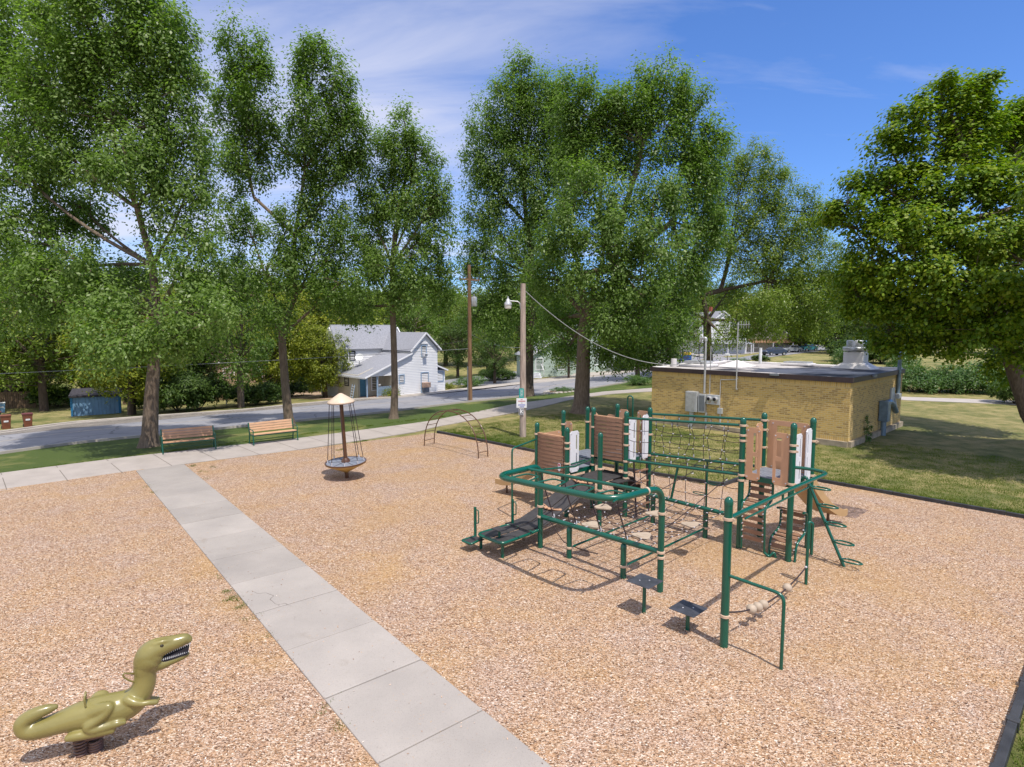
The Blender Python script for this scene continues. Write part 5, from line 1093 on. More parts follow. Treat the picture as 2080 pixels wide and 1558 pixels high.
c = roofpt(1737, 34.2, 2.92); ch = MB().box(c + ZV * .42, (.92, .92, .86)).build('chimney', MT['mastic'], bb, bevel=.02)
mb = MB(); mb.add([c + U * a * .95 + W * b_ * .8 for a, b_ in ((-1, -1), (1, -1), (1, 1), (-1, 1))] + [c + U * a * .462 + W * b_ * .462 + ZV * .3 for a, b_ in ((-1, -1), (1, -1), (1, 1), (-1, 1))], [(0, 1, 5, 4), (1, 2, 6, 5), (2, 3, 7, 6), (3, 0, 4, 7)]); mb.build('chimney_flashing', MT['mastic'], ch)
MB().lathe(c, [(.40, .84), (.40, .90), (.60, .90), (.62, .94), (.62, 1.06), (.58, 1.10), (.46, 1.11), (.46, 1.42), (.44, 1.44)], 28).build('vent_cap', MT['steel'], ch, smooth=True); bt_([c + ZV * 1.4, c + ZV * 1.62 + U * .02], .07, 'lamp', 'flue', ch)
p = roofpt(1544, 34.5); bt_([p - ZV * .1, p + ZV * .9], .085, 'wht', 'roof_pipe'); 
p = roofpt(1621, 34.2); h_ = MB().box(p + ZV * .06, (1.5, 1.1, .12)).build('roof_hatch', MT['mastic'], bb, bevel=.03); MB().box(p + ZV * .16, (1.25, .9, .09)).build('hatch_lid', MT['lamp'], h_, bevel=.01)
p = SW(16.3, 29.6, 2.92); h_ = MB().box(p + ZV * .07, (1.7, 1.2, .16)).build('roof_hatch', MT['mastic'], bb, bevel=.05); MB().box(p + ZV * .24, (1.2, .9, .14)).build('hatch_lid', MT['lamp'], h_, bevel=.01)
p = SW(17.2, 28.6, 2.92); bt_([p, p + ZV * .42], .16, 'mastic', 'roof_pipe')
mb = MB(); c = SW(14.9, 31.2, 2.92); mb.add([c + U * a * .7 + W * b_ * .9 for a, b_ in ((-1, -1), (1, -1), (1, 1), (-1, 1))] + [c + ZV * .35], [(0, 1, 4), (1, 2, 4), (2, 3, 4), (3, 0, 4)]); mb.build('roof_mound', MT['mastic'], bb)
R_ = lambda w, z, o=.1: SW(S0 - o, w, z)
bt_([R_(34.1, 3.75), R_(34.1, 1.7)], .085, 'duct', 'vent_pipe'); MB().lathe(R_(34.1, 3.70), [(.09, 0), (.17, .04), (.17, .08), (.05, .14)], 16).build('vent_cap', MT['duct'], bb, smooth=True)
MB().box(R_(33.35, 1.72, .04), (.07, .60, .75)).build('wall_plate', MT['grey'], bb, bevel=.005); MB().box(R_(34.0, 1.65, .14), (.18, .5, .22)).build('duct_box', MT['grey'], bb, bevel=.01)
bt_([R_(33.6, 1.55), R_(33.85, 1.0, .14)], .05, 'grey', 'conduit')
dk = MB().box(R_(31.5, 1.15, .22), (.38, .42, .95)).build('duct', MT['duct'], bb, bevel=.02); bt_([R_(31.5, .75, .2), R_(31.5, -.05, .2)], .12, 'duct', 'duct_pipe', dk, n=14); bt_([R_(31.55, 1.5, .22), R_(32.3, 1.52, .22), R_(32.8, 1.35, .22), R_(33.4, .95, .22)], .13, 'duct', 'duct_elbow', dk, .12, 14)
fr(9.55, .12, .9, .06, .45, 'found', 'splash_slab', .2)
MB().box(R_(29.97, 2.87, .12), (.12, .4, .10)).build('roof_scupper', MT['greyd'], bb)
mb = MB()   # weed climbing the right wall
V, _ = foliage([(tuple(R_(29.2, .35, .18)), (.22, .25, .5)), (tuple(R_(29.3, .9, .12)), (.08, .12, .5))], 40, 24, .09, .12); tw = thing('tall_weed', 'tall thin green weed growing against the right wall of the brick building', 'weed', tuple(R_(29.2, 0, .16))); quads('foliage', MT['shrub'], V, tw, tuple(R_(29.2, 0, .16))); MB().tube([R_(29.2, 0, .16), R_(29.3, 1.1, .12)], .012, 5).build('stem', MT['weed'], tw)
cable('service_cable', 'pale twisted cable sagging from the grey light pole down to the brick building roof mast', AT(1066, 590, 27.1), F_(14.6, 3.35, .12), 1.25, .018)

# ================================================================ houses
class House:
    def __init__(s, name, label, o):
        s.t = thing(name, label, 'house', tuple(o)); s.n = 0
    def siding(s, a, d, poly, m='siding', rh=.15, name='wall', z0=0):
        """clapboards on a vertical plane: a = world origin (z kept), d = horizontal direction, poly of (x, z)"""
        a = Vector(a); d = Vector(d).normalized(); n = d.cross(ZV); mb = MB(); zs = [p[1] for p in poly]; z = min(zs)
        def span(z):
            xs = []
            for (x0, y0), (x1, y1) in zip(poly, poly[1:] + poly[:1]):
                if (y0 <= z <= y1 or y1 <= z <= y0) and abs(y1 - y0) > 1e-6: xs.append(x0 + (x1 - x0) * (z - y0) / (y1 - y0))
            return (min(xs), max(xs)) if xs else None
        top = max(zs)
        while z < top - .01:
            z1 = min(z + rh, top); s0, s1 = span(z + .001), span(z1 - .001)
            if s0 and s1: mb.add([a + d * s0[0] + ZV * z + n * .04, a + d * s0[1] + ZV * z + n * .04, a + d * s1[1] + ZV * z1 + n * .006, a + d * s1[0] + ZV * z1 + n * .006, a + d * s0[0] + ZV * z, a + d * s0[1] + ZV * z], [(0, 1, 2, 3), (0, 4, 5, 1)])
            z = z1
        mb.prism([a + d * x + ZV * zz_ for x, zz_ in poly], -n * .12)
        return mb.build(name, MT[m], s.t)
    def win(s, a, d, x0, x1, z0, z1, trim='btrim', bars=1, curtain=False):
        a = Vector(a); d = Vector(d).normalized(); n = d.cross(ZV); c = a + d * (x0 + x1) / 2 + ZV * (z0 + z1) / 2; w, h = x1 - x0, z1 - z0; t = .085
        f = MB()
        for dx, dz, ww, hh in ((0, h / 2 + t / 2, w + 2 * t, t), (0, -h / 2 - t / 2, w + 2 * t, t), (-w / 2 - t / 2, 0, t, h), (w / 2 + t / 2, 0, t, h)): f.box(c + d * dx + ZV * dz + n * .035, (ww, .07, hh), (d, n, ZV))
        o = f.build('window', MT[trim], s.t); MB().box(c + n * .015, (w, .02, h), (d, n, ZV)).build('pane', MT['curtain' if curtain else 'wglass'], o)
        b = MB()
        for k in range(bars): b.box(c + ZV * (h * ((k + 1) / (bars + 1) - .5)) + n * .03, (w, .02, .04), (d, n, ZV))
        b.build('sash_bar', MT['trim'], o); return o
    def roof(s, p, m='shingle', th=.10, name='roof'):   # quad roof plane, points counter-clockwise from above
        p = [Vector(q) for q in p]; n = (p[1] - p[0]).cross(p[2] - p[0]).normalized(); n = n if n.z > 0 else -n
        return MB().prism(p, -n * th).build(name, MT[m], s.t)
    def rake(s, a, b, name='rake_trim', w=.13): 
        a, b = Vector(a), Vector(b); d = (b - a).normalized(); n = d.cross(ZV).normalized(); MB().box(a.lerp(b, .5) - ZV * .02, ((b - a).length, .05, w), (d, n, n.cross(d))).build(name, MT['trim'], s.t)
zb = -1.35; f = 45.8
h = House('house', 'white clapboard house with blue window trim and a porch at the far kerb', SW(f, 30, -1.0)); H_ = lambda w, s, z: SW(s, w, z); dw = W; ds = -U
# front wall of the gable part (clapboards run along W, faces the street)
h.siding(H_(28.86, f, 0), dw, [(0, zb), (5.09, zb), (5.09, 3.05), (3.69, 4.46), (2.24, 2.98), (2.24, 2.55), (0, 1.62)])
h.siding(H_(33.95, f, 0), ds, [(0, zb), (5, zb), (5, 3.05), (0, 3.05)])                 # right side of the gable part
h.siding(H_(31.06, f + 5, 0), -ds, [(0, .9), (5, .9), (5, 3.0), (0, 3.0)])              # left side above the lean-to
h.siding(H_(26.3, f + 5, 0), -ds, [(0, zb), (3.65, zb), (3.65, .86), (0, .86)], 'cream')
h.siding(H_(26.3, f + 1.35, 0), dw, [(0, zb), (2.56, zb), (2.56, 1.8), (0, .86)], 'cream'); h.siding(H_(28.86, f + 1.35, 0), -ds, [(0, zb), (1.35, zb), (1.35, 1.7), (0, 1.7)], 'cream')
# fill of the lean-to gable end over the porch
h.siding(H_(26.45, f, 0), dw, [(.0, .78), (2.41, .78), (2.41, 1.66)], 'siding')
h.siding(H_(26.35, f + 5.0, 0), dw, [(0, -1.4), (7.65, -1.4), (7.65, 3.15), (0, 3.15)]); h.siding(H_(26.35, f + 8.6, 0), -ds, [(0, -1.4), (3.6, -1.4), (3.6, 3.15), (1.8, 5.1), (0, 3.15)])
h.siding(H_(34.0, f + 5.0, 0), ds, [(0, -1.4), (3.6, -1.4), (3.6, 3.15), (1.8, 5.1), (0, 3.15)])
# roofs
h.roof([H_(32.55, f - .25, 4.60), H_(30.86, f - .25, 2.90), H_(30.86, f + 5.6, 2.90), H_(32.55, f + 7.3, 4.60)]); h.roof([H_(32.55, f + 7.3, 4.60), H_(34.2, f + 5.6, 3.02), H_(34.2, f - .25, 3.02), H_(32.55, f - .25, 4.60)])
h.roof([H_(26.1, f - .25, .72), H_(31.04, f - .25, 2.72), H_(31.04, f + 5.2, 2.72), H_(26.1, f + 5.2, .72)])
h.roof([H_(26.1, f + 4.75, 3.02), H_(34.2, f + 4.75, 3.02), H_(33.4, f + 6.8, 5.3), H_(26.5, f + 6.8, 5.3)]); h.roof([H_(26.5, f + 6.8, 5.3), H_(33.4, f + 6.8, 5.3), H_(34.2, f + 8.9, 3.0), H_(26.1, f + 8.9, 3.0)]); 
for a, b in (((30.80, 2.86), (32.55, 4.56)), ((34.27, 2.96), (32.55, 4.56)), ((26.05, .70), (30.98, 2.70))): h.rake(H_(a[0], f - .27, a[1]), H_(b[0], f - .27, b[1]))
MB().box(H_(26.08, f + 2.5, .66), (5.5, .05, .14)).build('gutter', MT['trim'], h.t); MB().box(H_(34.22, f + 2.6, 2.96), (5.7, .05, .14)).build('gutter', MT['trim'], h.t)
# side wing
h.siding(H_(33.95, f + .5, 0), dw, [(0, zb), (1.25, zb), (1.25, .95), (0, .95)]); h.siding(H_(35.2, f + .5, 0), ds, [(0, zb), (3, zb), (3, .95), (0, .95)])
h.roof([H_(33.96, f + .25, 1.52), H_(35.4, f + .25, .95), H_(35.4, f + 3.7, .95), H_(33.96, f + 3.7, 1.52)]); h.rake(H_(33.96, f + .23, 1.48), H_(35.42, f + .23, .92)); h.win(H_(33.95, f + .5, 0), dw, .2, 1.0, -.1, .72, curtain=True)
o = h.win(H_(28.86, f, 0), dw, .82, 1.28, .05, .72); o = h.win(H_(28.86, f, 0), dw, 3.30, 3.76, 2.42, 3.34); ac = MB().box(H_(32.4, f - .18, 2.50), (.34, .40, .28)[::-1] if False else (.40, .40, .28), (W, U, ZV)).build('air_conditioner', MT['trim'], h.t, bevel=.01)
MB().box(H_(32.4, f - .385, 2.50), (.30, .01, .18), (W, U, ZV)).build('grille', MT['greyd'], ac)
mb = MB(); mb.prism([H_(31.95, f, 3.52), H_(32.4, f, 3.78), H_(32.85, f, 3.52)], U * .12); mb.build('window_hood', MT['trim'], h.t)
h.win(H_(28.86, f, 0), dw, 3.22, 3.96, -.95, .82, curtain=True); ac = MB().box(H_(32.45, f - .25, -.30), (.72, .5, .46), (W, U, ZV)).build('air_conditioner', MT['acb'], h.t, bevel=.01); MB().box(H_(32.5, f - .14, -.95), (.62, .22, .75), (W, U, ZV)).build('stand', MT['greyd'], h.t)
h.win(H_(26.3, f + 5, 0), -ds, 1.35, 1.95, -.15, .62, 'mouth'); h.win(H_(26.35, f + 5.0, 0), dw, .55, .85, 2.15, 2.75, 'mouth'); h.win(H_(26.35, f + 5.0, 0), dw, 1.2, 1.65, 2.05, 2.75, 'mouth'); h.win(H_(26.3, f + 1.35, 0), dw, 1.35, 1.95, -.55, .62, 'trim')
MB().box(H_(26.72, f + 1.30, -.22), (.55, .08, 1.7), (W, U, ZV)).build('door', MT['bdoor'], h.t)
for w_ in (26.40, 27.42): MB().box(H_(w_, f + .05, -.20), (.10, .10, 1.85)).build('porch_post', MT['btrim'], h.t)
MB().box(H_(27.6, f + .7, -1.18), (1.4, 2.6, .18)).build('porch_floor', MT['acb'], h.t)
fe = MB()
for k in range(13): x = 27.48 + k * .108; fe.box(H_(x, f + .02, -.58), (.03, .06, .85)); 
for z in (-.85, -.35): fe.box(H_(28.14, f + .05, z), (.03, 1.35, .06))
fe.build('porch_fence', MT['btrim'], h.t)
mb = MB().lathe(H_(27.75, f + .25, .02), [(.0, -.14), (.12, -.10), (.14, .0), (.13, .01)], 12); tag(mb.build('hanging_basket', MT['wht'], smooth=True), 'round white hanging basket between the porch posts', 'basket')
la = thing('folding_ladder', 'pale step ladder leaning on the cream end wall by the porch', 'ladder', tuple(H_(25.9, f + 1.8, -1.2)))
for dx in (0, .42): MB().tube([H_(25.8, f + 1.5 + dx, -1.2), H_(26.12, f + 1.65 + dx, .0)], .03, 6).build('side_rail', MT['btrim'], la)
for k in range(5): MB().tube([H_(25.8 + .3 * k / 5, f + 1.53 + .14 * k / 5, -1.05 + k * .22), H_(25.8 + .3 * k / 5, f + 1.9 + .14 * k / 5, -1.05 + k * .22)], .022, 6).build('rung', MT['wht'], la)
dz = H_(27.9, f + 3.9, 1.55); di = MB().lathe(dz + ZV * .72, [(.0, -.05), (.28, .0), (.38, .07), (.37, .08), (.26, .02), (.0, -.03)], 22, ax=(-W * .55 + U * .6 + ZV * .5)).build('satellite_dish', MT['wht'], h.t, smooth=True); MB().tube([dz - ZV * .15, dz + ZV * .7], .03, 8).build('dish_mast', MT['steel'], di); MB().tube([dz + ZV * .45, dz + ZV * .6 - W * .45 + U * .5], .018, 6).build('dish_arm', MT['steel'], di)
# generic gabled house for the ones half hidden by trees
def simple_house(px, py, w, d, hz, rz_, wallm, roofm, label, rot=0, chim=False, wins=(), Y=None, porch=False, name='house'):
    g = G(px, py) if Y is None else AT(px, py, Y)
    if Y is not None: g.z = terr(g.x, g.y)
    dx = Vector((math.cos(rot), math.sin(rot), 0)); dy = Vector((-math.sin(rot), math.cos(rot), 0)); H = House(name, label, g); q = lambda x, y, z: g + dx * x + dy * y + ZV * z
    H.siding(q(-w / 2, 0, 0), dx, [(0, -.6), (w, -.6), (w, hz), (w / 2, rz_), (0, hz)], wallm, .16); H.siding(q(w / 2, 0, 0), dy, [(0, -.6), (d, -.6), (d, hz), (0, hz)], wallm, .16); H.siding(q(-w / 2, d, 0), -dy, [(0, -.6), (d, -.6), (d, hz), (0, hz)], wallm, .16); H.siding(q(w / 2, d, 0), -dx, [(0, -.6), (w, -.6), (w, hz), (w / 2, rz_), (0, hz)], wallm, .3)
    e = .35; k = (rz_ - hz) / (w / 2)
    H.roof([q(0, -e, rz_ + .1), q(-w / 2 - e, -e, hz - e * k + .1), q(-w / 2 - e, d + e, hz - e * k + .1), q(0, d + e, rz_ + .1)], roofm); H.roof([q(0, d + e, rz_ + .1), q(w / 2 + e, d + e, hz - e * k + .1), q(w / 2 + e, -e, hz - e * k + .1), q(0, -e, rz_ + .1)], roofm)
    for sg in (-1, 1): H.rake(q((w / 2 + e) * sg, -e - .03, hz - e * k), q(0, -e - .03, rz_), w=.2)
    for x, z, ww, hh in wins: H.win(q(-w / 2, 0, 0), dx, x, x + ww, z, z + hh, 'trim')
    if chim: MB().box(q(.6, d * .5, rz_ + .3), (.5, .6, 1.6)).build('chimney', MT['redb'], H.t)
    if porch:
        H.roof([q(-w / 2, -2.2, 2.0), q(w / 2, -2.2, 2.0), q(w / 2, -.02, 2.6), q(-w / 2, -.02, 2.6)], roofm)
        for x in (-w / 2 + .2, 0, w / 2 - .2): MB().box(q(x, -2.1, .9), (.15, .15, 2.2)).build('porch_post', MT['trim'], H.t)
    return H, q
simple_house(1215, 762, 9, 8, 3.4, 6.0, 'wgreen', 'shingle', 'pale green clapboard house seen between trunks behind the thick ash', .35, wins=((1, 1.0, 1, 1.3), (4, 1.0, 1, 1.3), (6.8, 1.0, 1, 1.3)), Y=76)
H2_, q2 = simple_house(1120, 757, 5.5, 6, 2.6, 4.2, 'wgreen', 'shingle', 'small pale green house wing with white porch steps left of the thick ash', .25, wins=((.8, .9, .8, 1.3), (3.6, .9, .8, 1.3)), Y=72)
for k in range(4): MB().box(q2(-2.0, -.9 + .25 * k, -.1 + .18 * k), (1.3, .28, .18)).build('step', MT['trim'], H2_.t)
for x in (-2.7, -1.3): MB().tube([q2(x, -1.1, .0), q2(x, -1.1, .9), q2(x, 0, 1.5)], .04, 6).build('hand_rail', MT['trim'], H2_.t)
simple_house(1468, 700, 10, 13, 4.4, 8.2, 'siding', 'shingle', 'grey-roofed white gabled house with a brick chimney far behind the brick building', .15, True, ((1.2, 1.2, 1.3, 1.5), (5.5, 1.2, 1.5, 1.5), (4.3, 5, 1.2, 1.3)), Y=116, porch=True)
simple_house(1560, 700, 9, 8, 3.6, 6.6, 'cream', 'rpole', 'brown-roofed house with a dark porch behind the parked cars', .1, False, ((1, 1.0, 1.4, 1.5), (5.5, 1.0, 1.4, 1.5)), Y=125, porch=True)
simple_house(515, 780, 9, 7, 2.6, 4.6, 'acb', 'acb', 'low tan house glimpsed through the woods behind the right bench', .5, False, ((1, .8, 1.2, 1.2), (5, .8, 1.2, 1.2)), Y=78)
# shed
sa, sb_ = G(147, 846), G(244, 839); d = (sb_ - sa); Ln = 4.3; d.z = 0; d.normalize(); bk = Vector((-d.y, d.x, 0)); sa.z = min(sa.z, sb_.z) - .1
H_s = House('shed', 'small blue board shed with a black flat roof left of the big ash trunk', sa); H_s.t['category'] = 'shed'; Ln = (sb_ - sa).length
mb = MB()
for a, dd, ll in ((sa, d, Ln), (sa + d * Ln, bk, 2.4), (sa + d * Ln + bk * 2.4, -d, Ln), (sa + bk * 2.4, -bk, 2.4)):
    n = dd.cross(ZV); mb.box(a + dd * ll / 2 - n * .03 + ZV * .72, (ll, .06, 1.65), (dd, n, ZV))
    for k in range(int(ll / .2) + 1): mb.box(a + dd * min(.02 + k * .2, ll - .02) + n * .008 + ZV * .72, (.02, .014, 1.64), (dd, n, ZV))
mb.build('wall', MT['bluew'], H_s.t)
for a in (sa, sa + d * Ln): MB().box(a - bk * .02 + ZV * .72, (.14, .05, 1.66), (d, bk, ZV)).build('corner_board', MT['bluet'], H_s.t)
MB().prism([sa - d * .15 - bk * .2 + ZV * 1.52, sa + d * (Ln + .15) - bk * .2 + ZV * 1.52, sa + d * (Ln + .15) + bk * 2.6 + ZV * 1.85, sa - d * .15 + bk * 2.6 + ZV * 1.85], ZV * .14).build('roof', MT['darkroof'], H_s.t)
# ---- wheelie bins
def bin_(px, py, m, lid, label, k=1.0):
    g = G(px, py); t = thing('wheelie_bin', label, 'bin', tuple(g), 'wheeled bins on the far kerb'); h_ = .82 * k; a, b = .50 * k, .56 * k; mb = MB(); d_ = W; e_ = U
    mb.add([g + d_ * x * a * .38 + e_ * y * b * .38 for x, y in ((-1, -1), (1, -1), (1, 1), (-1, 1))] + [g + d_ * x * a * .5 + e_ * y * b * .5 + ZV * h_ for x, y in ((-1, -1), (1, -1), (1, 1), (-1, 1))], [(3, 2, 1, 0), (4, 5, 6, 7), (0, 1, 5, 4), (1, 2, 6, 5), (2, 3, 7, 6), (3, 0, 4, 7)]); mb.box(g + ZV * (h_ - .04), (b * 1.06, a * 1.06, .05)); mb.build('body', MT[m], t, bevel=.02)
    li = MB().box(g + ZV * (h_ + .025), (b * 1.12, a * 1.1, .06)).build('lid', MT[lid], t, bevel=.02); MB().tube([g - e_ * b * .58 + ZV * (h_ - .02) - d_ * a * .4, g - e_ * b * .58 + ZV * (h_ - .02) + d_ * a * .4], .018, 6).build('handle', MT[m], t)
    MB().box(g + e_ * b * .475 + ZV * h_ * .60, (.012, a * .45, .10), (e_, d_, ZV)).build('label_patch', MT['wht'], t)
    for s_ in (-1, 1): MB().lathe(g - e_ * b * .40 + d_ * s_ * a * .42 + ZV * .09, [(.09, -.02), (.09, .02)], 14, ax=d_).build('wheel', MT['tyre'], t)
bin_(13, 871, 'binb', 'binb', 'brown wheeled bin at the left edge of the frame, left of the pair'); bin_(57, 867, 'binb', 'binl', 'brown wheeled bin with a maroon lid, right of the pair on the kerb'); bin_(-6, 862, 'bing', 'binl', 'dark green bin with a maroon lid behind the leftmost brown bin')
bin_(4, 838, 'bluew', 'wht', 'pale blue tub with a white lid behind the bins at the left edge')
# brown fences of the yards
def fence(name, a, b, h_, lab, m='wood', gap=.02, w_=.14, picket=False):
    a, b = Vector(a), Vector(b); d = (b - a); Ln = d.length; d.normalize(); hz = Vector((d.x, d.y, 0)).normalized(); n = hz.cross(ZV); t = thing(name, lab, 'fence', tuple(a)); mb = MB(); k = int(Ln / (w_ + gap)); 
    for i in range(k): p = a + d * ((i + .5) * (w_ + gap)); mb.box(p + ZV * (h_ / 2 + rnd.uniform(-.01, .01)), (w_, .025, h_), (hz, n, ZV))
    mb.build('boards', MT[m], t); ps = MB()
    for z in (.25, h_ - .3): MB().tube([a + ZV * z - n * .05, b + ZV * z - n * .05], .035, 4).build('fence_rail', MT[m], t)
    for i in range(int(Ln / 2.4) + 1): MB().box(a + d * min(i * 2.4, Ln) - n * .08 + ZV * h_ / 2, (.1, .1, h_ + .1)).build('fence_post', MT[m], t)
fence('board_fence', G(-40, 832), G(78, 828), 1.5, 'dark brown board fence behind the bins and left of the shed'); fence('board_fence', G(250, 822), G(470, 812), 1.4, 'dark brown board fence behind the wide bush across the street')
fence('picket_fence', SW(45, 60.5) , SW(56, 68), 1.3, 'grey picket fence beyond the left corner of the flat roof', 'grey', gap=.12, w_=.08)
fence('picket_fence', AT(1345, 733, 80) * 1, AT(1400, 730, 84) * 1, 1.2, 'short dark picket fence seen over the left end of the flat roof', 'fascia', gap=.14, w_=.08)
# grey box on a post, sign post, mailbox, bucket
g = G(460, 823); t = thing('grill_stand', 'small dark box on a thin grey post across the street behind the benches', 'post box', tuple(g)); MB().tube([g, g + ZV * 1.25], .045, 8).build('post', MT['steel'], t); MB().box(g + ZV * 1.38, (.55, .35, .30)).build('box', MT['fascia'], t, bevel=.02)
g = G(706, 804); t = thing('street_sign', 'dark green street sign edge-on on its post by the porch', 'sign', tuple(g)); MB().tube([g, g + ZV * 1.75], .035, 8).build('post', MT['bing'], t); MB().box(g + ZV * 1.55, (.10, .16, .75)).build('sign_blade', MT['bing'], t)
g = G(674, 790); t = thing('bucket', 'white bucket standing on the gravel drive left of the white house', 'bucket', tuple(g)); MB().lathe(g, [(.17, 0), (.22, .5), (.235, .52), (.2, .5)], 16).build('body', MT['wht'], t, smooth=True); MB().tube(arc(g + ZV * .48, W, ZV, .22, 0, PI, 8), .01, 5).build('handle', MT['wht'], t)
g = G(1477, 738); t = thing('mailbox', 'white mailbox on a post on the dry grass beyond the flat roof', 'mailbox', tuple(g)); MB().tube([g, g + ZV * 1.1], .05, 6).build('post', MT['rpole'], t); MB().prism([g + ZV * 1.1 + W * x + ZV * z - U * .3 for x, z in ((-.16, 0), (.16, 0), (.16, .2), (.10, .32), (-.10, .32), (-.16, .2))], U * .6).build('box', MT['wht'], t)
# stone ring of the verge flower bed
fb = G(1138, 797); t = thing('flower_bed', 'oval bed ringed with pale stones on the verge between two ash trunks', 'flower bed', tuple(fb))
for k in range(22):
    a = 2 * PI * k / 22; p = fb + W * math.cos(a) * 1.7 + U * math.sin(a) * .8; MB().lathe(p, [(.0, -.05), (.15, .0), (.16, .08), (.09, .15), (.0, .16)], 7).build('edging_stone', MT['kerb'], t, smooth=True)
MB().lathe(fb, [(1.0, -.05), (.9, .05), (.0, .08)], 20).build('soil', MT['rpole'], t)
# ---- cars on the far cross street
def car(px, py, m, label, rot, k=1.0):
    g = G(px, py); t = thing('parked_car', label, 'car', tuple(g), 'cars parked on the cross street'); dx = Vector((math.cos(rot), math.sin(rot), 0)); dy = Vector((-math.sin(rot), math.cos(rot), 0)); q = lambda x, y, z: g + (dx * x + dy * y + ZV * z) * k
    prof = [(-2.2, .35), (-2.25, .75), (-2.1, .95), (-1.2, 1.02), (-.55, 1.50), (.9, 1.52), (1.75, 1.05), (2.15, .98), (2.22, .6), (2.15, .32)]
    mb = MB(); n = len(prof); ys = [(-.88, 0), (-.80, 1), (.80, 1), (.88, 0)]
    for y, _ in ys:
        for x, z in prof: yy = y * (1 - max(0, z - 1.0) * .28); mb.v.append(tuple(q(x, yy, z)))
    for j in range(3):
        for i in range(n): a = j * n; mb.f.append((a + i, a + (i + 1) % n, a + n + (i + 1) % n, a + n + i))
    mb.f += [tuple(reversed(range(n))), tuple(3 * n + i for i in range(n))]; mb.build('body', MT[m], t, bevel=.04)
    ws = MB()
    for sg in (-1, 1):
        ws.prism([q(x, sg * (.885 * (1 - max(0, z - 1) * .28)), z) for x, z in ((-1.05, 1.06), (-.50, 1.44), (.85, 1.46), (1.5, 1.08))], dy * .012 * sg)
    ws.build('side_windows', MT['wglass'], t); MB().prism([q(-1.22, -.70, 1.05), q(-1.22, .70, 1.05), q(-.62, .62, 1.475), q(-.62, -.62, 1.475)], (-dx * .7 + ZV) * .02).build('windscreen', MT['wglass'], t); MB().prism([q(1.70, -.70, 1.10), q(1.70, .70, 1.10), q(1.02, .62, 1.49), q(1.02, -.62, 1.49)], (dx + ZV) * .02).build('rear_window', MT['wglass'], t)
    for x in (-1.4, 1.4):
        for y in (-.86, .86): w_ = MB().lathe(q(x, y, .33), [(.33 * k, -.10), (.33 * k, .10)], 18, ax=dy).build('wheel', MT['tyre'], t); MB().lathe(q(x, y * 1.13, .33), [(.19 * k, -.012), (.17 * k, .012)], 14, ax=dy).build('rim', MT['lamp'], w_)
    for y in (-.62, .62): MB().box(q(-2.2, y, .78), (.08, .34, .14), (dx, dy, ZV)).build('headlight', MT['wht'], t, bevel=.01); MB().box(q(2.18, y, .85), (.06, .25, .16), (dx, dy, ZV)).build('tail_light', MT['red'], t)
    MB().box(q(-2.24, 0, .5), (.03, 1.2, .18), (dx, dy, ZV)).build('bumper', MT['tyre'], t)
rc = math.atan2(W.y, W.x)
car(1572, 722, 'car1', 'dark blue car parked nearest on the cross street behind the brick building', rc - .45); car(1606, 716, 'car2', 'silver car parked behind the dark blue one', rc - .4); car(1640, 713, 'car3', 'teal car in tree shade, last of the three in the row', rc - .3)
car(1335, 728, 'car2', 'pale car in the yard behind the picket fence', .3)
g = AT(1392, 724, 88); g.z = terr(g.x, g.y) + .3; t = thing('play_cart', 'bright blue box with a yellow top in the yard behind the roof mast', 'cart', tuple(g)); MB().box(g + ZV * .5, (1.6, 1.0, .8), (X, Vector((0, 1, 0)), ZV)).build('box', MT['bluep'], t, bevel=.05); MB().box(g + ZV * 1.1 + X * .2, (1.1, .9, .4), (X, Vector((0, 1, 0)), ZV)).build('top', MT['yel'], t, bevel=.08)
for x in (-.5, .5): MB().lathe(g + X * x - Vector((0, .5, 0)) + ZV * .1, [(.2, -.05), (.2, .05)], 12, ax=(0, 1, 0)).build('wheel', MT['tyre'], t)

# ================================================================ utility pole and wires
g = G(955, 815); up = thing('utility_pole', 'tall brown wooden utility pole with a crossarm and transformer on the far verge', 'utility pole', tuple(g)); tz = AT(955, 538, g.y).z - g.z
MB().tube([g - ZV * .2, g + ZV * tz], [.17, .12], 14).build('pole', MT['rpole'], up, smooth=True)
za = AT(955, 568, g.y).z - g.z; ca = MB().box(g + ZV * za, (.10, 1.9, .12)).build('crossarm', MT['rpole'], up)
for x in (-.85, -.3, .3, .85): MB().lathe(g + ZV * (za + .06) + W * x, [(.02, 0), (.05, .05), (.035, .1), (.05, .15), (.02, .18)], 10).build('insulator', MT['greyd'], ca, smooth=True)
zt = AT(962, 612, g.y).z - g.z; tr_ = MB().lathe(g + ZV * (zt - .38) + Vector((.34, -.05, 0)), [(.20, 0), (.22, .05), (.22, .65), (.20, .70), (.06, .72)], 18).build('transformer', MT['lamp'], up, smooth=True); MB().lathe(g + ZV * (zt + .34) + Vector((.34, -.05, 0)), [(.05, 0), (.06, .08), (.03, .2)], 10).build('bushing', MT['greyd'], tr_)
MB().tube([g + Vector((-.16, -.08, 0)), g + Vector((-.15, -.06, 2.6))], .05, 8).build('cable_guard', MT['greyd'], up)
pz = g + ZV * (za + .1); zs = g + ZV * (AT(955, 706, g.y).z - g.z)
cable('overhead_wire', 'thin wire running left from the utility pole across the tree trunks', g + ZV * 3.9, SW(36, -42, 3.4), .5, .012, n=40, cat='wire'); cable('overhead_wire', 'upper wire from the utility pole crossarm along the street to the left', pz - W * .8, SW(36, -42, za - .9), 1.2, .012, 'wire', 40, 'wire'); cable('overhead_wire', 'wire from the utility pole crossarm along the street to the right', pz + W * .8, SW(44, 95, za + 1.0), 1.6, .012, 'wire', 40, 'wire')
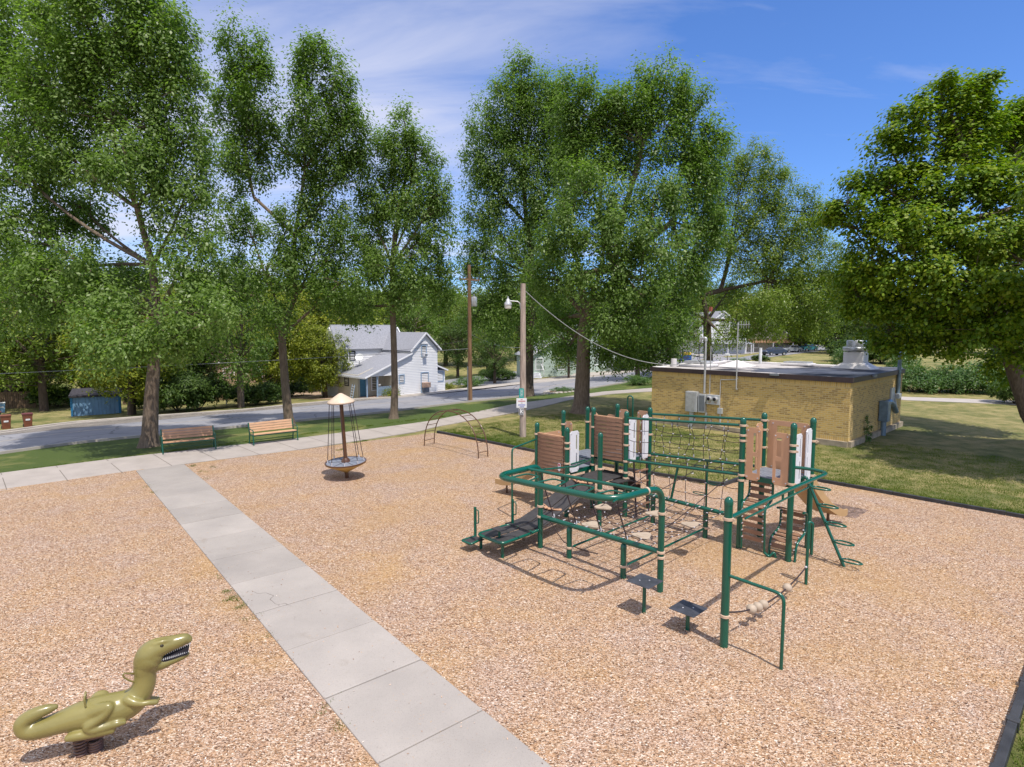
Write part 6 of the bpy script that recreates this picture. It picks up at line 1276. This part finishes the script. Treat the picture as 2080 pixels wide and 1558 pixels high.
cable('overhead_wire', 'loose service wire sagging from the utility pole to the small green house', g + ZV * 5.0, AT(1100, 690, 72), 1.0, .014, 'cable', 24, 'wire'); cable('overhead_wire', 'thin wire crossing in front of the white house gable', g + ZV * 4.6, H_(26.0, f + 5.2, 3.1), .5, .012, 'wire', 24, 'wire')

# ================================================================ DINOSAUR SPRING RIDER
g = G(182, 1532); DA = math.radians(27); DX = Vector((math.cos(DA), math.sin(DA), 0)); DN = Vector((math.sin(DA), -math.cos(DA), 0))
dn = thing('dinosaur_spring_rider', 'olive green dinosaur spring rider with bared teeth on two brown springs', 'spring rider', tuple(g))
def DP(zx, zy, off=0.0):                        # read off the enlarged photograph, laid on the rider's own upright plane
    r = Vector(ray(zx / 4.727, 1240 + zy / 4.727)); o = Vector((0, 0, CH)); t = (g + DN * off - o).dot(DN) / r.dot(DN); return o + r * t
KP = (DP(1000, 900) - DP(900, 900)).length / 100
def blob(pts, n=20, sy=1.0):
    ps = [DP(p[0], p[1], p[3] if len(p) > 3 else 0) for p in pts]; rs = [p[2] * KP for p in pts]
    # densify with Catmull-Rom and round the ends
    P_, R = [], []
    ext = [ps[0]] + ps + [ps[-1]]; er = [rs[0]] + rs + [rs[-1]]
    for i in range(1, len(ext) - 2):
        for k in range(6):
            t = k / 6; c = lambda a, b, c_, d_: ((b * 2) + (c_ - a) * t + (a * 2 - b * 5 + c_ * 4 - d_) * t * t + (b * 3 - a - c_ * 3 + d_) * t ** 3) * .5
            P_.append(c(ext[i - 1], ext[i], ext[i + 1], ext[i + 2])); R.append(c(er[i - 1], er[i], er[i + 1], er[i + 2]))
    P_.append(ps[-1]); R.append(rs[-1])
    d0 = (P_[0] - P_[1]).normalized(); d1 = (P_[-1] - P_[-2]).normalized()
    pre = [(P_[0] + d0 * R[0] * math.sin(a) * .9, R[0] * math.cos(a)) for a in (1.5, 1.2, .8, .4)]; post_ = [(P_[-1] + d1 * R[-1] * math.sin(a) * .9, R[-1] * math.cos(a)) for a in (.4, .8, 1.2, 1.5)]
    return MB().tube([p for p, _ in pre] + P_ + [p for p, _ in post_], [r for _, r in pre] + R + [r for _, r in post_], n, sy=sy, upv=DN)
bodyparts = [
    blob([(535, 925, 30), (470, 945, 52), (370, 980, 66), (270, 1030, 74), (215, 1090, 80), (245, 1150, 88), (330, 1150, 98), (450, 1115, 108), (600, 1065, 122), (740, 1020, 145), (880, 985, 165), (1020, 955, 172), (1160, 925, 172), (1270, 870, 155), (1345, 790, 132), (1385, 700, 120), (1396, 610, 114), (1395, 540, 122), (1425, 450, 130)]),
    blob([(1400, 490, 130), (1432, 420, 134), (1490, 372, 122), (1590, 332, 100), (1690, 302, 82), (1775, 276, 68), (1808, 280, 50)]),
    blob([(1420, 480, 142), (1440, 450, 142), (1460, 430, 130)]),
    blob([(1400, 520, 122), (1470, 520, 92), (1560, 512, 64), (1650, 480, 48), (1740, 445, 42), (1795, 418, 34)]),
    blob([(880, 975, 92, .07), (980, 945, 72, .12), (1045, 925, 52, .15), (1020, 985, 52, .16), (930, 1060, 50, .16), (850, 1110, 55, .16), (870, 1150, 46, .17), (960, 1135, 44, .17), (1060, 1105, 44, .17), (1130, 1085, 40, .18), (1200, 1075, 22, .18)]),
    blob([(655, 1225, 42, .13), (740, 1205, 52, .14), (860, 1185, 50, .15), (980, 1165, 46, .16), (1080, 1150, 36, .17)]),
    blob([(900, 900, 70, -.10), (940, 830, 62, -.15), (1000, 810, 48, -.17), (1020, 870, 50, -.17), (950, 1000, 50, -.17), (1000, 1100, 44, -.17), (1120, 1080, 40, -.17)]),
    blob([(1230, 860, 60, .10), (1290, 885, 46, .15), (1360, 895, 34, .17), (1430, 885, 32, .17), (1500, 880, 32, .16)]),
    blob([(1320, 830, 50, -.10), (1390, 850, 36, -.14), (1470, 845, 28, -.15), (1520, 850, 26, -.15)]),
    blob([(1480, 330, 36, .055), (1560, 300, 26, .065), (1640, 290, 20, .055)]), blob([(1480, 330, 36, -.055), (1560, 300, 26, -.065), (1640, 290, 20, -.055)]),
    blob([(700, 1120, 70, 0), (850, 1150, 80, 0), (1000, 1110, 70, 0)]),
]
allmb = MB()
for b_ in bodyparts: allmb.add(b_.v, b_.f)
tmp = allmb.build('body_source', MT['dino'], dn)
rm = tmp.modifiers.new('r', 'REMESH'); rm.mode = 'VOXEL'; rm.voxel_size = .010; sm = tmp.modifiers.new('s', 'SMOOTH'); sm.factor = .6; sm.iterations = 9
dg_ = bpy.context.evaluated_depsgraph_get(); me = bpy.data.meshes.new_from_object(tmp.evaluated_get(dg_)); me.name = 'body'; me.materials.clear(); me.materials.append(MT['dino']); me.polygons.foreach_set('use_smooth', [True] * len(me.polygons))
body = bpy.data.objects.new('body', me); COL.objects.link(body); body.parent = dn; bpy.data.objects.remove(tmp)
# mouth lining, teeth, eyes
MB().prism([DP(x, y, -.045) for x, y in ((1495, 452), (1560, 420), (1640, 392), (1710, 366), (1780, 335), (1820, 318), (1800, 392), (1740, 405), (1690, 425), (1600, 456), (1530, 474))], DN * .09).build('mouth_lining', MT['mouth'], body)
te = MB(); MB().add([DP(x, y, o_) for o_ in (.03, -.03) for x, y in ((1600, 448), (1700, 402), (1790, 378), (1785, 392), (1700, 418), (1600, 462))], [(0, 1, 2, 3, 4, 5), (11, 10, 9, 8, 7, 6)] + [(i, i + 6, (i + 1) % 6 + 6, (i + 1) % 6) for i in range(6)]).build('tongue', MT['dino'], body)
def tooth(x, y, dy, off): p = DP(x, y, off); q_ = DP(x + 2, y + dy, off); te.tube([p, p.lerp(q_, .5), q_], [.0048, .0036, .0006], 6)
for side in (.062, -.062):
    for k in range(17):
        t = k / 16; x = 1515 + 300 * t; tooth(x, 436 - 118 * t, 24 - 6 * t, side * (1 - .35 * t)); tooth(x - 4, 488 - 90 * t ** 1.25, -24 + 5 * t, side * (1 - .35 * t))
for k in range(5): tooth(1828 - 2 * abs(k - 2), 306, 20, -.03 + .015 * k)
te.build('teeth', MT['teeth'], body, smooth=True)
for sg in (1, -1):
    c = DP(1552, 348, .098 * sg); MB().lathe(c - DN * .014 * sg, [(.027, 0), (.025, .010), (.015, .018), (.0, .020)], 14, ax=DN * sg).build('eye', MT['eye'], body, smooth=True)
    MB().lathe(DP(1800, 262, .022 * sg), [(.006, 0), (.005, .006)], 8, ax=DN * sg + ZV * .5).build('nostril', MT['mouth'], body)
hp = [DP(1290, 690), DP(1240, 668), DP(1195, 640), DP(1185, 612), DP(1215, 598), DP(1262, 606)]
for off in (.10,): MB().tube(fillet([DP(1300, 690, .05), DP(1235, 672, .10), DP(1180, 635, .13), DP(1185, 605, .13), DP(1245, 606, .10), DP(1285, 610, .04)], .03, 4), .0095, 10).build('handle', MT['dino'], dn, smooth=True)
MB().tube(fillet([DP(1300, 690, -.05), DP(1235, 672, -.10), DP(1180, 635, -.13), DP(1185, 605, -.13), DP(1245, 606, -.10), DP(1285, 610, -.04)], .03, 4), .0095, 10).build('handle', MT['dino'], dn, smooth=True)
MB().tube(fillet([DP(822, 925, .10), DP(808, 850, .11), DP(822, 785, .06), DP(822, 785, -.06), DP(822, 860, -.11)], .03, 4), .011, 10).build('seat_handle', MT['dino'], dn, smooth=True)
for zx in (788, 928):
    c = DP(zx, 1420); c.z = 0; top = DP(zx, 1235).z; mb = MB(); n = 6 * 22; mb.tube([c + Vector((math.cos(a), math.sin(a), 0)) * .068 + ZV * (-.02 + (top + .02) * k / n) for k in range(n + 1) for a in (2 * PI * 6 * k / n,)], .014, 8); mb.build('coil_spring', MT['spring'], dn, smooth=True)
MB().box((DP(788, 1235) + DP(928, 1235)) / 2 + ZV * .03, (.30, .12, .03), (DX, DN, ZV)).build('spring_plate', MT['spring'], dn)

# loose chips lying on top of the surface, real relief in the foreground
n_ = 90000; px_ = NR.uniform(-7.5, 10, n_); rad = NR.uniform(0, 1, n_) ** .8; sy_ = 5.6 + rad * 11; X_ = NR.uniform(-1, 1, n_) * sy_ * .92; P = np.stack([X_, sy_, np.full(n_, .046)], 1)
s_a = -(P[:, 0] * U.x + P[:, 1] * U.y); w_a = P[:, 0] * W.x + P[:, 1] * W.y; pw = 5.33 - .072 * (23.7 - s_a); dd_ = np.abs(w_a - pw); keep = (s_a > .85) & ((dd_ > .76) | (NR.uniform(0, 1, n_) < .02 + .22 * np.exp(-(.76 - dd_) / .06))) & ((w_a < 16.9) | (s_a < 8.5)) & (w_a < 20.2); on = (dd_ < .76)[keep]; P = P[keep]; P[on, 2] = .068
nr_ = unit(np.array([0, 0, 1.0]) + NR.normal(size=P.shape) * .38); tag(quads('wood_chips', m_chip(), leafquads(P, nr_, .030, .36, .5)), kind='stuff')
# small litter and pebbles in the chips
for k, (px, py, lab) in enumerate([(495, 1292, 'small pink scrap lying in the chips left of the path')]):
    g = G(px, py); tag(MB().prism([g + Vector((math.cos(a) * r_, math.sin(a) * r_, .02)) for a, r_ in ((0, .05), (1.2, .03), (2.1, .055), (3.6, .035), (5, .05))], ZV * .012).build('scrap', MT['pink']), lab, 'litter')
for px, py, lab in ((423, 1153, 'flat tan stone beside the path, farther of two'), (662, 1468, 'flat tan stone at the left path edge in the foreground'), (555, 1325, 'small tan stone between the other two left of the path')):
    g = G(px, py); g = g + U * -.0; tag(MB().lathe(g, [(.0, -.02), (.09, .0), (.10, .015), (.05, .028), (0, .028)], 9).build('stone', MT['found'], smooth=True), lab, 'stone', 'stones along the path')
